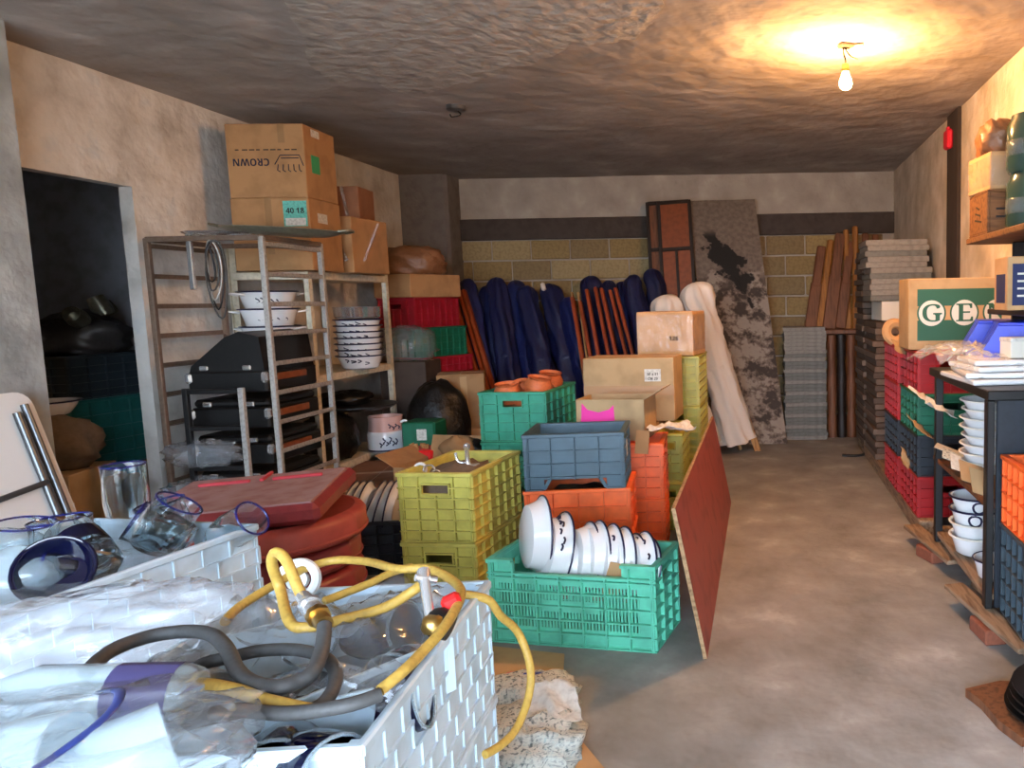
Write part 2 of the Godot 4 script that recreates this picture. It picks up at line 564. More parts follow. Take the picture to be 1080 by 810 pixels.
# ------------------------------------------------------------------ the room
func build_room() -> void:
	var st := mb()
	bx(st, V(-3.7, -0.15, -8.2), V(1.6, 0.0, 1.8))
	struct("floor", done(st), M.floor)
	# ceiling: a slab whose underside is uneven trowelled concrete
	st = mb()
	bx(st, V(-3.7, 2.62, -8.2), V(1.6, 2.8, 1.8))
	var f := FastNoiseLite.new()
	f.seed = 11
	f.frequency = 0.9
	f.fractal_octaves = 4
	st.set_smooth_group(1)
	var nx := 54
	var nz := 100
	for i in nx:
		for k in nz:
			var q := []
			for o in [[0, 0], [1, 0], [1, 1], [0, 1]]:
				var x: float = -3.7 + 5.3 * (i + o[0]) / nx
				var z: float = -8.2 + 10.0 * (k + o[1]) / nz
				q.append(V(x, 2.6 + 0.006 * f.get_noise_2d(x, z * 1.6), z))
			qo(st, q[0], q[1], q[2], q[3], Vector3.DOWN)
	struct("ceiling", done(st), M.ceiling)
	# paler skim of cement left on the ceiling
	st = mb()
	prism(st, Transform3D(Basis(Vector3.RIGHT, -PI / 2), V(0, 2.592, 0)), PackedVector2Array([Vector2(-1.903, 3.293), Vector2(-1.945, 3.396), Vector2(-2.007, 3.517), Vector2(-2.050, 3.657), Vector2(-2.087, 3.745), Vector2(-2.142, 3.853), Vector2(-2.196, 3.951), Vector2(-2.284, 4.131), Vector2(-2.320, 4.251), Vector2(-2.303, 4.268), Vector2(-2.349, 4.373), Vector2(-2.360, 4.467), Vector2(-2.329, 4.472), Vector2(-2.314, 4.509), Vector2(-2.242, 4.449), Vector2(-2.188, 4.426), Vector2(-2.158, 4.481), Vector2(-2.132, 4.496), Vector2(-2.120, 4.591), Vector2(-2.120, 4.690), Vector2(-2.098, 4.719), Vector2(-2.057, 4.729), Vector2(-2.028, 4.723), Vector2(-1.957, 4.706), Vector2(-1.969, 4.772), Vector2(-1.897, 4.720), Vector2(-1.824, 4.659), Vector2(-1.744, 4.604), Vector2(-1.706, 4.563), Vector2(-1.648, 4.540), Vector2(-1.619, 4.554), Vector2(-1.560, 4.506), Vector2(-1.475, 4.437), Vector2(-1.450, 4.396), Vector2(-1.387, 4.381), Vector2(-1.343, 4.306), Vector2(-1.298, 4.269), Vector2(-1.257, 4.254), Vector2(-1.188, 4.242), Vector2(-1.143, 4.208), Vector2(-1.100, 4.121), Vector2(-1.029, 4.101), Vector2(-0.994, 4.055), Vector2(-0.934, 3.989), Vector2(-0.882, 3.891), Vector2(-0.838, 3.893), Vector2(-0.812, 3.956), Vector2(-0.759, 3.896), Vector2(-0.729, 3.912), Vector2(-0.668, 3.905), Vector2(-0.634, 3.864), Vector2(-0.576, 3.866), Vector2(-0.550, 3.820), Vector2(-0.530, 3.769), Vector2(-0.489, 3.713), Vector2(-0.484, 3.679), Vector2(-0.460, 3.656), Vector2(-0.440, 3.565), Vector2(-0.405, 3.498), Vector2(-0.383, 3.443), Vector2(-0.300, 2.200), Vector2(-1.200, 2.000), Vector2(-1.900, 2.100)]), 0.02)
	struct("ceiling_skim", done(st), M.smear).set_meta("label", "paler rough skim of cement on the ceiling")
	# left wall with the doorway to the unlit store
	st = mb()
	bx(st, V(-3.515, 0, -8.2), V(-3.44, 2.66, -4.37))
	bx(st, V(-3.515, 2.03, -4.37), V(-3.44, 2.66, -3.48))
	struct("wall_left", done(st), M.wall_left)
	st = mb()
	bx(st, V(-3.60, 0, -3.49), V(-3.22, 2.66, 1.8))
	struct("wall_left_near", done(st), M.grey_render)
	var o: MeshInstance3D
	# back wall: mortar, blocks, concrete beam, plaster above
	st = mb()
	bx(st, V(-3.7, 0, -8.2), V(1.6, 2.05, -7.96))
	bx(st, V(-3.7, 2.19, -8.2), V(1.6, 2.66, -7.95))
	var back := struct("wall_back", done(st), M.wall_back)
	var variants := []
	for i in 3:
		st = mb()
		bev(st, Transform3D(), V(0.382, 0.187, 0.05), 0.006 + 0.002 * i)
		variants.append(done(st))
	rng.seed = 5
	for r in 10:
		var y := 1.99 - 0.203 * r - 0.102
		for c in 12:
			var x := -3.29 + 0.395 * c + (0.195 if r % 2 else 0.0)
			if x > 1.45:
				continue
			var b := part(back, "block", variants[rng.randi() % 3], M["block%d" % (rng.randi() % 4)], V(x, y, -7.965 + rng.randf_range(-0.004, 0.004)))
			b.rotation.y = rng.randf_range(-0.006, 0.006)
	st = mb()
	bevb(st, V(-3.6, 1.99, -8.1), V(1.5, 2.2, -7.915), 0.01)
	o = struct("beam", done(st), M.beam)
	o.set_meta("label", "dark concrete tie beam across the back wall")
	# rough concrete column in the corner
	st = mb()
	bevb(st, V(-3.5, 0, -8.1), V(-2.99, 2.66, -7.62), 0.03)
	o = struct("column", done(st), M.column)
	o.set_meta("label", "rough dark concrete column in the back corner")
	# right wall with its dark concrete strip
	st = mb()
	bx(st, V(1.36, 0, -8.2), V(1.6, 2.66, 1.8))
	struct("wall_right", done(st), M.wall_right)
	st = mb()
	bevb(st, V(1.335, 0, -5.62), V(1.4, 2.6, -5.32), 0.006)
	o = struct("trim_1", done(st), M.strip)
	o.set_meta("label", "dark concrete upright set in the right wall")
	st = mb()
	bev(st, T(V(1.315, 2.42, -5.5), 0, 4), V(0.04, 0.13, 0.13), 0.012)
	bev(st, T(V(1.313, 2.49, -5.5), 0, 4), V(0.02, 0.03, 0.05), 0.006)
	solo("wall_tag", "small pink red plastic piece at the top of the dark wall strip", "tag", done(st), M.pink_red)
	# front wall behind the camera, with the wide open shutter that lets the daylight in
	st = mb()
	bx(st, V(-3.7, 0, 1.6), V(-2.9, 2.66, 1.8))
	bx(st, V(0.9, 0, 1.6), V(1.6, 2.66, 1.8))
	bx(st, V(-2.9, 2.35, 1.6), V(0.9, 2.66, 1.8))
	struct("wall_front", done(st), M.wall_right)
	st = mb()
	bx(st, V(-14, -0.2, 1.8), V(12, -0.02, 14))
	o = struct("ground_outside", done(st), M.street)
	o.set_meta("label", "paved ground outside the shutter")
	# junction box in the ceiling
	var jb := thing("ceiling_box", "dark electrical junction box hole in the ceiling concrete", "junction box", V(-1.9, 2.58, -5.08))
	st = mb()
	lathe(st, T(V(0, 0.01, 0)), [Vector2(0.0, -0.02), Vector2(0.05, -0.02), Vector2(0.06, -0.012), Vector2(0.06, 0.02)], 16)
	part(jb, "cover", done(st), M.dark_metal)
	st = mb()
	tube(st, smooth_path([V(0.01, -0.01, 0), V(0.03, -0.035, 0.01), V(-0.02, -0.05, 0.02), V(-0.04, -0.03, 0)]), 0.004, 6)
	part(jb, "wire", done(st), M.black_plastic)


func build_bulb() -> void:
	var at := V(0.445, 2.6, -4.0)
	var b := thing("light_bulb", "bare glowing light bulb hanging from wires at the ceiling", "light bulb", at)
	var st := mb()
	bev(st, T(V(0.0, -0.012, 0), 20), V(0.07, 0.02, 0.05), 0.006)
	bev(st, T(V(0.045, -0.01, 0.0), -15), V(0.09, 0.012, 0.018), 0.003)
	part(b, "ceiling_rose", done(st), M.steel_brown)
	st = mb()
	tube(st, smooth_path([V(0, -0.02, 0), V(0.005, -0.04, 0.01), V(0.03, -0.065, 0.0), V(0.06, -0.075, -0.01)]), 0.004, 6)
	tube(st, smooth_path([V(-0.01, -0.02, 0), V(-0.01, -0.05, 0.01), V(0.0, -0.08, 0.0), V(0.0, -0.1, 0)]), 0.004, 6)
	part(b, "wire", done(st), M.black_plastic)
	st = mb()
	lathe(st, T(V(0, -0.135, 0)), [Vector2(0, 0.0), Vector2(0.019, 0.0), Vector2(0.02, 0.012), Vector2(0.018, 0.02), Vector2(0.016, 0.035), Vector2(0, 0.045)], 16)
	part(b, "socket", done(st), M.brass)
	st = mb()
	lathe(st, T(V(0, -0.225, 0)), [Vector2(0, 0), Vector2(0.015, 0.003), Vector2(0.028, 0.013), Vector2(0.034, 0.03), Vector2(0.031, 0.05), Vector2(0.022, 0.07), Vector2(0.016, 0.09)], 20)
	var m := StandardMaterial3D.new()
	m.resource_name = "bulb_glow"
	m.albedo_color = Color(1, 0.95, 0.85)
	m.emission_enabled = true
	m.emission = Color(1.0, 0.86, 0.62)
	m.emission_energy_multiplier = 6.0
	part(b, "bulb", done(st), m)
	var l := OmniLight3D.new()
	l.name = "bulb_light"
	l.position = at + V(0, -0.19, 0)
	l.light_color = Color(1.0, 0.73, 0.45)
	l.light_energy = 0.80
	l.light_size = 0.03
	l.omni_range = 14.0
	l.omni_attenuation = 2.0
	l.shadow_enabled = true
	add_child(l)


func build_dark_room() -> void:
	var st := mb()
	bx(st, V(-5.4, -0.15, -5.8), V(-3.7, 0.0, -2.9))
	struct("floor", done(st), M.floor).set_meta("label", "floor of the unlit store behind the doorway")
	st = mb()
	bx(st, V(-5.5, 0, -5.8), V(-5.3, 2.66, -2.9))
	bx(st, V(-5.4, 0, -5.8), V(-3.5, 2.66, -5.6))
	bx(st, V(-5.4, 0, -3.0), V(-3.5, 2.66, -2.9))
	bx(st, V(-5.4, 2.6, -5.8), V(-3.51, 2.72, -2.9))
	struct("wall_store", done(st), M.dark_wall).set_meta("label", "walls of the unlit store behind the doorway")


# ------------------------------------------------------------------ builders that are used more than once
# one wall of a moulded crate: plate with ribs; x along, y up, the outside towards +z
func crate_panel(length: float, h: float, cells: int, rows: int, style: String, hole: bool) -> Mesh:
	var st := mb()
	var hl := length / 2.0
	var pz := -0.016 if style != "brick" else -0.0045
	var y0 := 0.0
	var top := h
	var rowh := (h - 0.02) / rows
	if style == "slots" and not hole:
		pz -= 0.0006
		# closed rows at foot and rim, slit rows between
		bx(st, V(-hl, 0, pz - 0.004), V(hl, rowh * 1.3, pz))
		bx(st, V(-hl + 0.001, h - 0.02 - rowh * 0.8, pz - 0.0046), V(-hl + length * 0.14, h - 0.001, pz + 0.0003))
		bx(st, V(hl - length * 0.2, h - 0.02 - rowh * 0.8, pz - 0.0046), V(hl - 0.001, h - 0.001, pz + 0.0003))
		bx(st, V(-hl + 0.002, h - 0.03 - rowh * 1.3, pz - 0.0052), V(hl - 0.002, h - 0.02 - rowh * 0.6, pz + 0.0006))
		bx(st, V(-hl + length * 0.32, rowh * 2.55, pz - 0.0058), V(hl - length * 0.34, rowh * 3.4, pz + 0.0009))
		bx(st, V(-hl + 0.003, 0.001, pz - 0.0064), V(-hl + length * 0.06, h - 0.002, pz + 0.0012))
		bx(st, V(hl - length * 0.1, 0.001, pz - 0.0064), V(hl - 0.003, h - 0.002, pz + 0.0012))
		var n := int(length / 0.0135)
		for i in n:
			var x := -hl + length * (i + 0.5) / n
			bx(st, V(x - 0.004, rowh * 1.2, pz - 0.0034), V(x + 0.004, h - 0.02 - rowh, pz - 0.0006))
	elif hole:
		var hw := minf(0.065, length * 0.2)
		var ya := h - 0.095
		var yb := h - 0.055
		bx(st, V(-hl, y0, pz - 0.004), V(hl, ya, pz))
		bx(st, V(-hl, yb, pz - 0.004), V(hl, top, pz))
		bx(st, V(-hl, ya, pz - 0.004), V(-hw, yb, pz))
		bx(st, V(hw, ya, pz - 0.004), V(hl, yb, pz))
		for s: float in [-1.0, 1.0]:
			bx(st, V(s * hw - 0.003, ya - 0.006, pz), V(s * hw + 0.003, yb + 0.006, 0.0))
		bx(st, V(-hw, yb, pz), V(hw, yb + 0.006, 0.0))
		bx(st, V(-hw, ya - 0.006, pz), V(hw, ya, 0.0))
	elif style == "notch":
		bx(st, V(-hl, 0.05, pz - 0.004), V(hl, h, pz))
		bx(st, V(-hl, 0, pz - 0.004), V(-hl * 0.62, 0.05, pz))
		bx(st, V(hl * 0.62, 0, pz - 0.004), V(hl, 0.05, pz))
		bar(st, V(-hl * 0.62, 0.006, -0.008), V(-hl * 0.5, 0.052, -0.008), 0.016, 0.006, Vector3.BACK)
		bar(st, V(hl * 0.62, 0.006, -0.008), V(hl * 0.5, 0.052, -0.008), 0.016, 0.006, Vector3.BACK)
	else:
		bx(st, V(-hl, y0, pz - 0.004), V(hl, top, pz))
	for i in cells + 1:
		var x := -hl + 0.012 + (length - 0.024) * i / cells
		if style == "brick":
			for j in rows:
				var xx := clampf(x + (length / cells * 0.5 if j % 2 else 0.0), -hl, hl)
				if not (hole and absf(xx) < 0.075 and rowh * (j + 1) > h - 0.1):
					bx(st, V(xx - 0.0025, rowh * j, pz), V(xx + 0.0025, rowh * (j + 1), -0.001))
			continue
		if hole and absf(x) < 0.06:
			bx(st, V(x - 0.003, 0.0, pz), V(x + 0.003, h - 0.1, 0.0))
		elif style == "slots" and i > 1 and i < cells - 1:
			bx(st, V(x - 0.003, 0.0, pz), V(x + 0.003, h - 0.02 - rowh * 0.6, 0.0))
		elif style == "notch" and not hole and absf(x) < hl * 0.55:
			bx(st, V(x - 0.003, 0.05, pz), V(x + 0.003, h, 0.0))
		else:
			bx(st, V(x - 0.003, 0.0006, pz - 0.001), V(x + 0.003, h - 0.01, -0.0004))
	for j in rows:
		var y := rowh * j if j else 0.004
		if hole and j and y > h - 0.1 and y < h - 0.05:
			bx(st, V(-hl, y - 0.003, pz), V(-0.065, y + 0.003, 0.0))
			bx(st, V(0.065, y - 0.003, pz), V(hl, y + 0.003, 0.0))
		elif style == "notch" and not hole and j == 0:
			bx(st, V(-hl, y - 0.003, pz), V(-hl * 0.62, y + 0.003, 0.0))
			bx(st, V(hl * 0.62, y - 0.003, pz), V(hl, y + 0.003, 0.0))
		else:
			bx(st, V(-hl, y - 0.003, pz), V(hl, y + 0.003, 0.0))
	if style == "slots" and not hole:
		bx(st, V(-hl, h - 0.012, pz - 0.006), V(-hl + length * 0.15, h, 0.003))
		bx(st, V(hl - length * 0.2, h - 0.012, pz - 0.006), V(hl, h, 0.003))
		bx(st, V(-hl, h - 0.02 - rowh * 0.6 - 0.006, pz - 0.006), V(hl, h - 0.02 - rowh * 0.6, 0.003))
	else:
		bevb(st, V(-hl - 0.002, h - 0.018, pz - 0.006), V(hl + 0.002, h, 0.004), 0.003)
	return done(st)


# a crate standing at the middle of its base; the long side w along x, the short side d along z
func crate(called: String, label: String, at: Vector3, turn: float, s: Vector3, m: Material, style := "ribs", group := "", cells := 5, rows := 5) -> Node3D:
	var o := thing(called, label, "crate", at, turn, group)
	var key := "%s %s %d %d" % [s, style, cells, rows]
	if not cache.has(key):
		var st := mb()
		var by := 0.054 if style == "notch" else 0.004
		bx(st, V(-s.x / 2 + 0.012, by, -s.z / 2 + 0.012), V(s.x / 2 - 0.012, by + 0.006, s.z / 2 - 0.012))
		for sx: float in [-1.0, 1.0]:
			for sz: float in [-1.0, 1.0]:
				bx(st, V(sx * (s.x / 2 - 0.024), 0.0, sz * (s.z / 2 - 0.024)), V(sx * (s.x / 2 - 0.006), s.y - 0.004, sz * (s.z / 2 - 0.006)))
		cache[key] = [done(st), crate_panel(s.x, s.y, cells, rows, style, false), crate_panel(s.z, s.y, maxi(2, int(round(cells * s.z / s.x))), rows, style, true)]
	var c: Array = cache[key]
	part(o, "base", c[0], m)
	part(o, "long_panel", c[1], m, V(0, 0, s.z / 2))
	part(o, "long_panel", c[1], m, V(0, 0, -s.z / 2), 180)
	part(o, "short_panel", c[2], m, V(s.x / 2, 0, 0), 90)
	part(o, "short_panel", c[2], m, V(-s.x / 2, 0, 0), -90)
	return o


# a closed or open carton; flaps at the angles given (degrees from shut) for front, back, left, right
func carton(called: String, label: String, at: Vector3, turn: float, s: Vector3, m: Material, open := [], group := "") -> Node3D:
	var o := thing(called, label, "box", at, turn, group)
	var st := mb()
	var h := s / 2.0
	var k := 0.004
	if open.is_empty():
		bev(st, T(V(0, h.y, 0)), s, 0.005)
		part(o, "body", done(st), m)
		st = mb()
		bx(st, V(-h.x, s.y - 0.001, -0.025), V(h.x, s.y + 0.0006, 0.025))
		for z: float in [-1.0, 1.0]:
			bx(st, V(-0.002, s.y - 0.001, z * 0.03), V(0.002, s.y + 0.0004, z * h.z))
		part(o, "tape", done(st), M.tape)
	else:
		bx(st, V(-h.x, 0, -h.z), V(h.x, k, h.z))
		bx(st, V(-h.x, 0, h.z - k), V(h.x, s.y, h.z))
		bx(st, V(-h.x, 0, -h.z), V(h.x, s.y, -h.z + k))
		bx(st, V(-h.x, 0, -h.z), V(-h.x + k, s.y, h.z))
		bx(st, V(h.x - k, 0, -h.z), V(h.x, s.y, h.z))
		part(o, "body", done(st), m)
		var fl: float = minf(h.x, h.z) * 0.8
		for i in 4:
			if i >= open.size() or open[i] == null:
				continue
			st = mb()
			var wide: float = s.x if i < 2 else s.z
			box(st, T(V(0, 0, -fl / 2.0)), V(wide - 0.01, k, fl))
			var p := part(o, "flap", done(st), m)
			p.transform = T([V(0, s.y, h.z), V(0, s.y, -h.z), V(-h.x, s.y, 0), V(h.x, s.y, 0)][i], [0.0, 180.0, -90.0, 90.0][i]) * Transform3D(Basis(Vector3.RIGHT, deg_to_rad(float(open[i]))), Vector3.ZERO)
	return o


func bowl_mesh(r: float, h: float, foot := 0.5, wall := 0.003, n := 28) -> Mesh:
	var st := mb()
	lathe(st, Transform3D(), [Vector2(0, 0), Vector2(r * foot, 0), Vector2(r * foot * 1.25, h * 0.12), Vector2(r * 0.85, h * 0.6), Vector2(r * 0.94, h * 0.97), Vector2(r, h), Vector2(r, h + wall), Vector2(r * 0.92, h + wall * 0.8),
		Vector2(r * 0.85 - wall, h * 0.62), Vector2(r * foot * 1.2, h * 0.15 + wall), Vector2(0, wall)], n)
	return done(st)


func ring_mesh(r: float, tr: float, n := 28) -> Mesh:
	var st := mb()
	var prof := []
	for i in 9:
		prof.append(Vector2(r + tr * cos(TAU * i / 8 - PI), tr * sin(TAU * i / 8 - PI) * -1.0))
	prof.reverse()
	lathe(st, Transform3D(), prof, n)
	return done(st)


# blue brush marks along an arc of a vessel's side: radius r at height y
func squiggle(st: SurfaceTool, t: Transform3D, r0: float, y0: float, r1: float, y1: float, a0: float, a1: float, n: int, sd: int, w := 0.004) -> void:
	var g := RandomNumberGenerator.new()
	g.seed = sd
	for i in n:
		var a := lerpf(a0, a1, (i + 0.5) / n)
		var pts := []
		var k0 := g.randf_range(0.1, 0.4)
		var k1 := k0 + g.randf_range(0.2, 0.5)
		for j in 5:
			var k := lerpf(k0, k1, j / 4.0)
			var b := a + (a1 - a0) / n * 0.4 * sin(j * 1.7 + g.randf() * 2.0)
			var r := lerpf(r0, r1, k) + 0.0015
			pts.append(t * V(cos(b) * r, lerpf(y0, y1, k), sin(b) * r))
		tube(st, pts, w, 5)


func rib_slab(called: String, label: String, at: Vector3, turn: float, s: Vector3, m: Material, group: String) -> MeshInstance3D:
	var key := "slab %s" % s
	if not cache.has(key):
		var st := mb()
		bev(st, T(V(0, s.y / 2, 0)), s, minf(0.003, s.y * 0.2))
		cache[key] = done(st)
	return solo(called, label, "box" if called == "flat_box" else "tray", cache[key], m, at, turn, group)


func tumbler(called: String, label: String, at: Vector3, tilt: Vector3, r: float, h: float, body: Material, rim: Material, group := "") -> Node3D:
	var o := thing(called, label, "glass", at, 0, group)
	o.rotation_degrees = tilt
	var key := "tumbler %.3f %.3f" % [r, h]
	if not cache.has(key):
		var st := mb()
		lathe(st, Transform3D(), [Vector2(0, 0), Vector2(r * 0.72, 0), Vector2(r * 0.86, h * 0.1), Vector2(r * 1.02, h * 0.45), Vector2(r * 0.97, h * 0.8), Vector2(r, h), Vector2(r - 0.003, h), Vector2(r * 0.94, h * 0.8), Vector2(r * 0.97, h * 0.45), Vector2(r * 0.8, h * 0.12), Vector2(0, h * 0.08)], 24)
		cache[key] = [done(st), ring_mesh(r - 0.0015, 0.0026, 24)]
	part(o, "bowl", cache[key][0], body)
	part(o, "rim", cache[key][1], rim, V(0, h, 0))
	return o


func folded_parasol(called: String, label: String, top: Vector3, foot: Vector3, r: float, cloth: Material, sd: int, group: String, frill := false) -> Node3D:
	var o := thing(called, label, "parasol", foot, 0, group)
	var d := (top - foot)
	var L := d.length()
	var y := d / L
	var x := y.cross(Vector3.BACK).normalized()
	o.transform.basis = Basis(x, y, x.cross(y))
	var g := FastNoiseLite.new()
	g.seed = sd
	g.frequency = 0.9
	var st := mb()
	st.set_smooth_group(1)
	var n := 26
	var rows := 28
	var rings := []
	for i in rows + 1:
		var k := 0.93 * i / (rows - 7.0) if i <= rows - 7 else 0.93 + 0.07 * sin((i - rows + 7) / 7.0 * PI / 2.0)
		var yy := lerpf(L * 0.06, L, k)
		var rr: float = 1.12 * r * (1.0 - 0.22 * absf(k - 0.35)) * (1.0 if k < 0.93 else sqrt(maxf(0.0, 1.0 - pow((k - 0.93) / 0.07, 2.0))))
		if frill:
			rr *= 1.0 + 0.4 * maxf(0.0, 1.0 - k / 0.3) + (0.28 if k > 0.86 else 0.0)
		var bend := 0.025 * g.get_noise_1d(k * 3.0)
		var ring := []
		for j in n:
			var a := TAU * j / n
			var fold := 1.0 + (0.2 if frill else 0.17) * sin(a * (7.0 if frill else 5.0) + 2.0 * g.get_noise_2d(k * 2.0, 7.0) * 3.0 + sd) + 0.2 * g.get_noise_3d(cos(a) * 2.0, k * 7.0, sin(a) * 2.0)
			ring.append(V(cos(a) * rr * fold + bend, yy, sin(a) * rr * fold * 0.8))
		rings.append(ring)
	for i in rows:
		for j in n:
			var q := (j + 1) % n
			qo(st, rings[i][j], rings[i][q], rings[i + 1][q], rings[i + 1][j], V(rings[i][j].x, 0, rings[i][j].z) + V(0, 0.02 if i > rows - 3 else 0.0, 0))
	st.set_smooth_group(-1)
	var cn := part(o, "canopy", done(st), cloth)
	st = mb()
	tube(st, [V(0, 0.0, 0), V(0, L * 0.1, 0)], 0.018, 10)
	part(o, "pole", done(st), M.wood_pale)
	st = mb()
	lathe(st, T(V(0, L * 0.52, 0)), [Vector2(r * 1.03, -0.018), Vector2(r * 1.06, -0.012), Vector2(r * 1.06, 0.012), Vector2(r * 1.03, 0.018)], 20, 0.82)
	part(cn, "tie", done(st), cloth)
	return o


# ------------------------------------------------------------------ things along the left wall
func build_left_wall_side() -> void:
	var st: SurfaceTool
	# inside the unlit store
	crate("plastic_crate", "dark green crate in the unlit store behind the doorway", V(-4.15, 0.42, -4.75), 80, V(0.62, 0.42, 0.5), M.p_teal)
	carton("cardboard_box", "brown carton at the bottom of the pile in the dark doorway", V(-4.15, 0, -4.75), 80, V(0.6, 0.42, 0.5), M.carton_old)
	crate("plastic_crate", "black crate on the dark green one behind the doorway", V(-4.15, 0.84, -4.75), 84, V(0.6, 0.26, 0.45), M.p_slate)
	st = mb()
	blob(st, T(V(0, 0.09, 0)), V(0.26, 0.14, 0.24), 0.5, 0.16, 12, 26, -0.09)
	solo("junk_bag", "dark bag heaped on the black crate behind the doorway", "bag", done(st), M.dark_metal, V(-4.12, 1.10, -4.72))
	for i in 3:
		st = mb()
		lathe(st, Transform3D(), [Vector2(0, 0), Vector2(0.05, 0), Vector2(0.055, 0.05), Vector2(0.045, 0.12), Vector2(0.04, 0.12), Vector2(0.045, 0.05), Vector2(0, 0.01)], 16)
		var o := solo("metal_can", ["dull metal can lying on the heap in the dark store", "dull metal can standing highest in the dark store", "small metal can at the far end of the dark store heap"][i], "can", done(st), M.pewter, [V(-4.0, 1.30, -4.6), V(-4.06, 1.33, -4.85), V(-4.22, 1.33, -4.95)][i])
		o.rotation_degrees = [V(70, 20, 0), V(10, 0, 20), V(60, 120, 0)][i]
	carton("cardboard_box", "pale carton under the white basin inside the doorway", V(-3.92, 0, -4.15), 12, V(0.5, 0.5, 0.42), M.carton_pale)
	st = mb()
	blob(st, T(V(0, 0.13, 0)), V(0.24, 0.16, 0.2), 0.3, 0.15, 15, 26, -0.13, 0.8)
	solo("cloth_sack", "slumped grey brown sack under the white basin inside the doorway", "sack", done(st), M.sack, V(-3.90, 0.50, -4.17))
	var o2 := thing("enamel_basin", "white basin on the sack just inside the dark doorway", "basin", V(-3.92, 0.79, -4.2))
	part(o2, "bowl", bowl_mesh(0.17, 0.08, 0.55), M.enamel)
	part(o2, "rim", ring_mesh(0.17, 0.005), M.enamel_blue, V(0, 0.08, 0))

	# folded white table leaning at the pillar
	var ft := thing("folding_table", "folded white plastic table with grey tube legs leaning by the pillar", "table", V(-2.86, 0.0, -2.62), 90)
	st = mb()
	var tilt := T(V(0, 0.0, 0), 0, -15.5)
	var poly := PackedVector2Array()
	for c in [[0.70, 0.0, -90], [0.70, 1.06, 0], [-0.70, 1.06, 90], [-0.70, 0.0, 180]]:
		for i in 6:
			var a: float = deg_to_rad(c[2] + 90.0 * i / 5.0)
			poly.append(Vector2(c[0] - signf(c[0]) * 0.07 + 0.07 * cos(a), c[1] + (-0.07 if c[1] > 0.5 else 0.07) + 0.07 * sin(a)))
	prism(st, tilt * T(V(0, 0, -0.045)), poly, 0.04)
	part(ft, "tabletop", done(st), M.white_plastic)
	for x: float in [-0.64, 0.64]:
		for k in 2:
			st = mb()
			tube(st, [tilt * V(x - 0.045 * k * signf(x), 0.02, 0.012), tilt * V(x - 0.045 * k * signf(x), 1.0 - 0.03 * k, 0.012)], 0.014, 10)
			part(ft, "leg", done(st), M.tube_grey)
	for y: float in [0.40, 0.66]:
		st = mb()
		tube(st, [tilt * V(-0.6, y - 0.12, 0.02), tilt * V(0.6, y, 0.02)], 0.012, 10)
		part(ft, "stretcher", done(st), M.tube_grey)

	# steel trolley rack: two ladder sides
	var tr := thing("trolley_rack", "tall bare steel tray rack with two ladder sides against the left wall", "rack", V(-3.0, 0, -4.55))
	for side: float in [-1.0, 1.0]:
		var sm: Material = M.steel_brown if side < 0 else M.steel
		for z: float in [-0.28, 0.28]:
			st = mb()
			bevb(st, V(side * 0.31 - 0.014, 0.08, z - 0.014), V(side * 0.31 + 0.014, 1.74, z + 0.014), 0.003)
			part(tr, "upright", done(st), sm)
			st = mb()
			lathe(st, T(V(side * 0.31, 0.04, z), 0, 0, 90), [Vector2(0, -0.015), Vector2(0.04, -0.015), Vector2(0.04, 0.015), Vector2(0, 0.015)], 16)
			part(tr, "caster", done(st), M.black_plastic)
		for i in 10:
			st = mb()
			var y := 0.22 + 0.163 * i
			bx(st, V(side * 0.31 - 0.012, y, -0.27), V(side * 0.31 + 0.012, y + 0.003, 0.27))
			bx(st, V(side * 0.31 + side * 0.009, y, -0.27), V(side * 0.31 + side * 0.012, y + 0.026, 0.27))
			part(tr, "rung", done(st), M.steel if side > 0 else M.steel_brown)
	for z: float in [-0.28, 0.28]:
		for y: float in [0.12, 1.72]:
			st = mb()
			bevb(st, V(-0.31, y, z - 0.014), V(0.31, y + 0.028, z + 0.014), 0.003)
			part(tr, "cross_rail", done(st), M.steel_brown)
	for x: float in [-0.31, 0.31]:
		st = mb()
		bevb(st, V(x - 0.014, 1.72, -0.28), V(x + 0.014, 1.748, 0.28), 0.003)
		part(tr, "top_rail", done(st), M.steel_brown)
	st = mb()
	bevb(st, V(-0.10, 1.46, 0.26), V(-0.075, 1.76, 0.285), 0.003)
	part(tr, "bracket", done(st), M.chrome)
	# coil of wire on the rack
	var coil := thing("wire_coil", "coil of grey wire hanging from the steel rack top", "cable", V(-2.965, 1.72, -4.25))
	for i in 5:
		st = mb()
		var w := 0.018 + 0.009 * i
		var l := 0.22 + 0.05 * i
		var pts := []
		for j in 19:
			var a := TAU * j / 18.0
			pts.append(V(sin(a) * w + 0.012 * i, -l / 2.0 + cos(a) * l / 2.0, 0.012 * sin(a * 2.0 + i) + 0.006 * i))
		tube(st, pts, 0.0045, 6)
		part(coil, "loop", done(st), [M.black_plastic, M.hose_grey, M.steel][i % 3])
	# oval tray on top
	st = mb()
	lathe(st, Transform3D(), [Vector2(0, 0), Vector2(0.24, 0), Vector2(0.31, 0.022), Vector2(0.325, 0.03), Vector2(0.322, 0.034), Vector2(0.30, 0.026), Vector2(0.23, 0.005), Vector2(0, 0.005)], 40, 0.6)
	var ot := thing("oval_tray", "tarnished oval metal tray lying on top of the steel rack", "tray", V(-2.71, 1.765, -4.5), 10)
	ot.rotation_degrees.z = -3
	part(ot, "dish", done(st), M.pewter)
	for s: float in [-1.0, 1.0]:
		st = mb()
		tube(st, smooth_path([V(s * 0.31, 0.03, -0.06), V(s * 0.36, 0.04, -0.04), V(s * 0.36, 0.04, 0.04), V(s * 0.31, 0.03, 0.06)]), 0.008, 8)
		part(ot, "handle", done(st), M.pewter)
	st = mb()
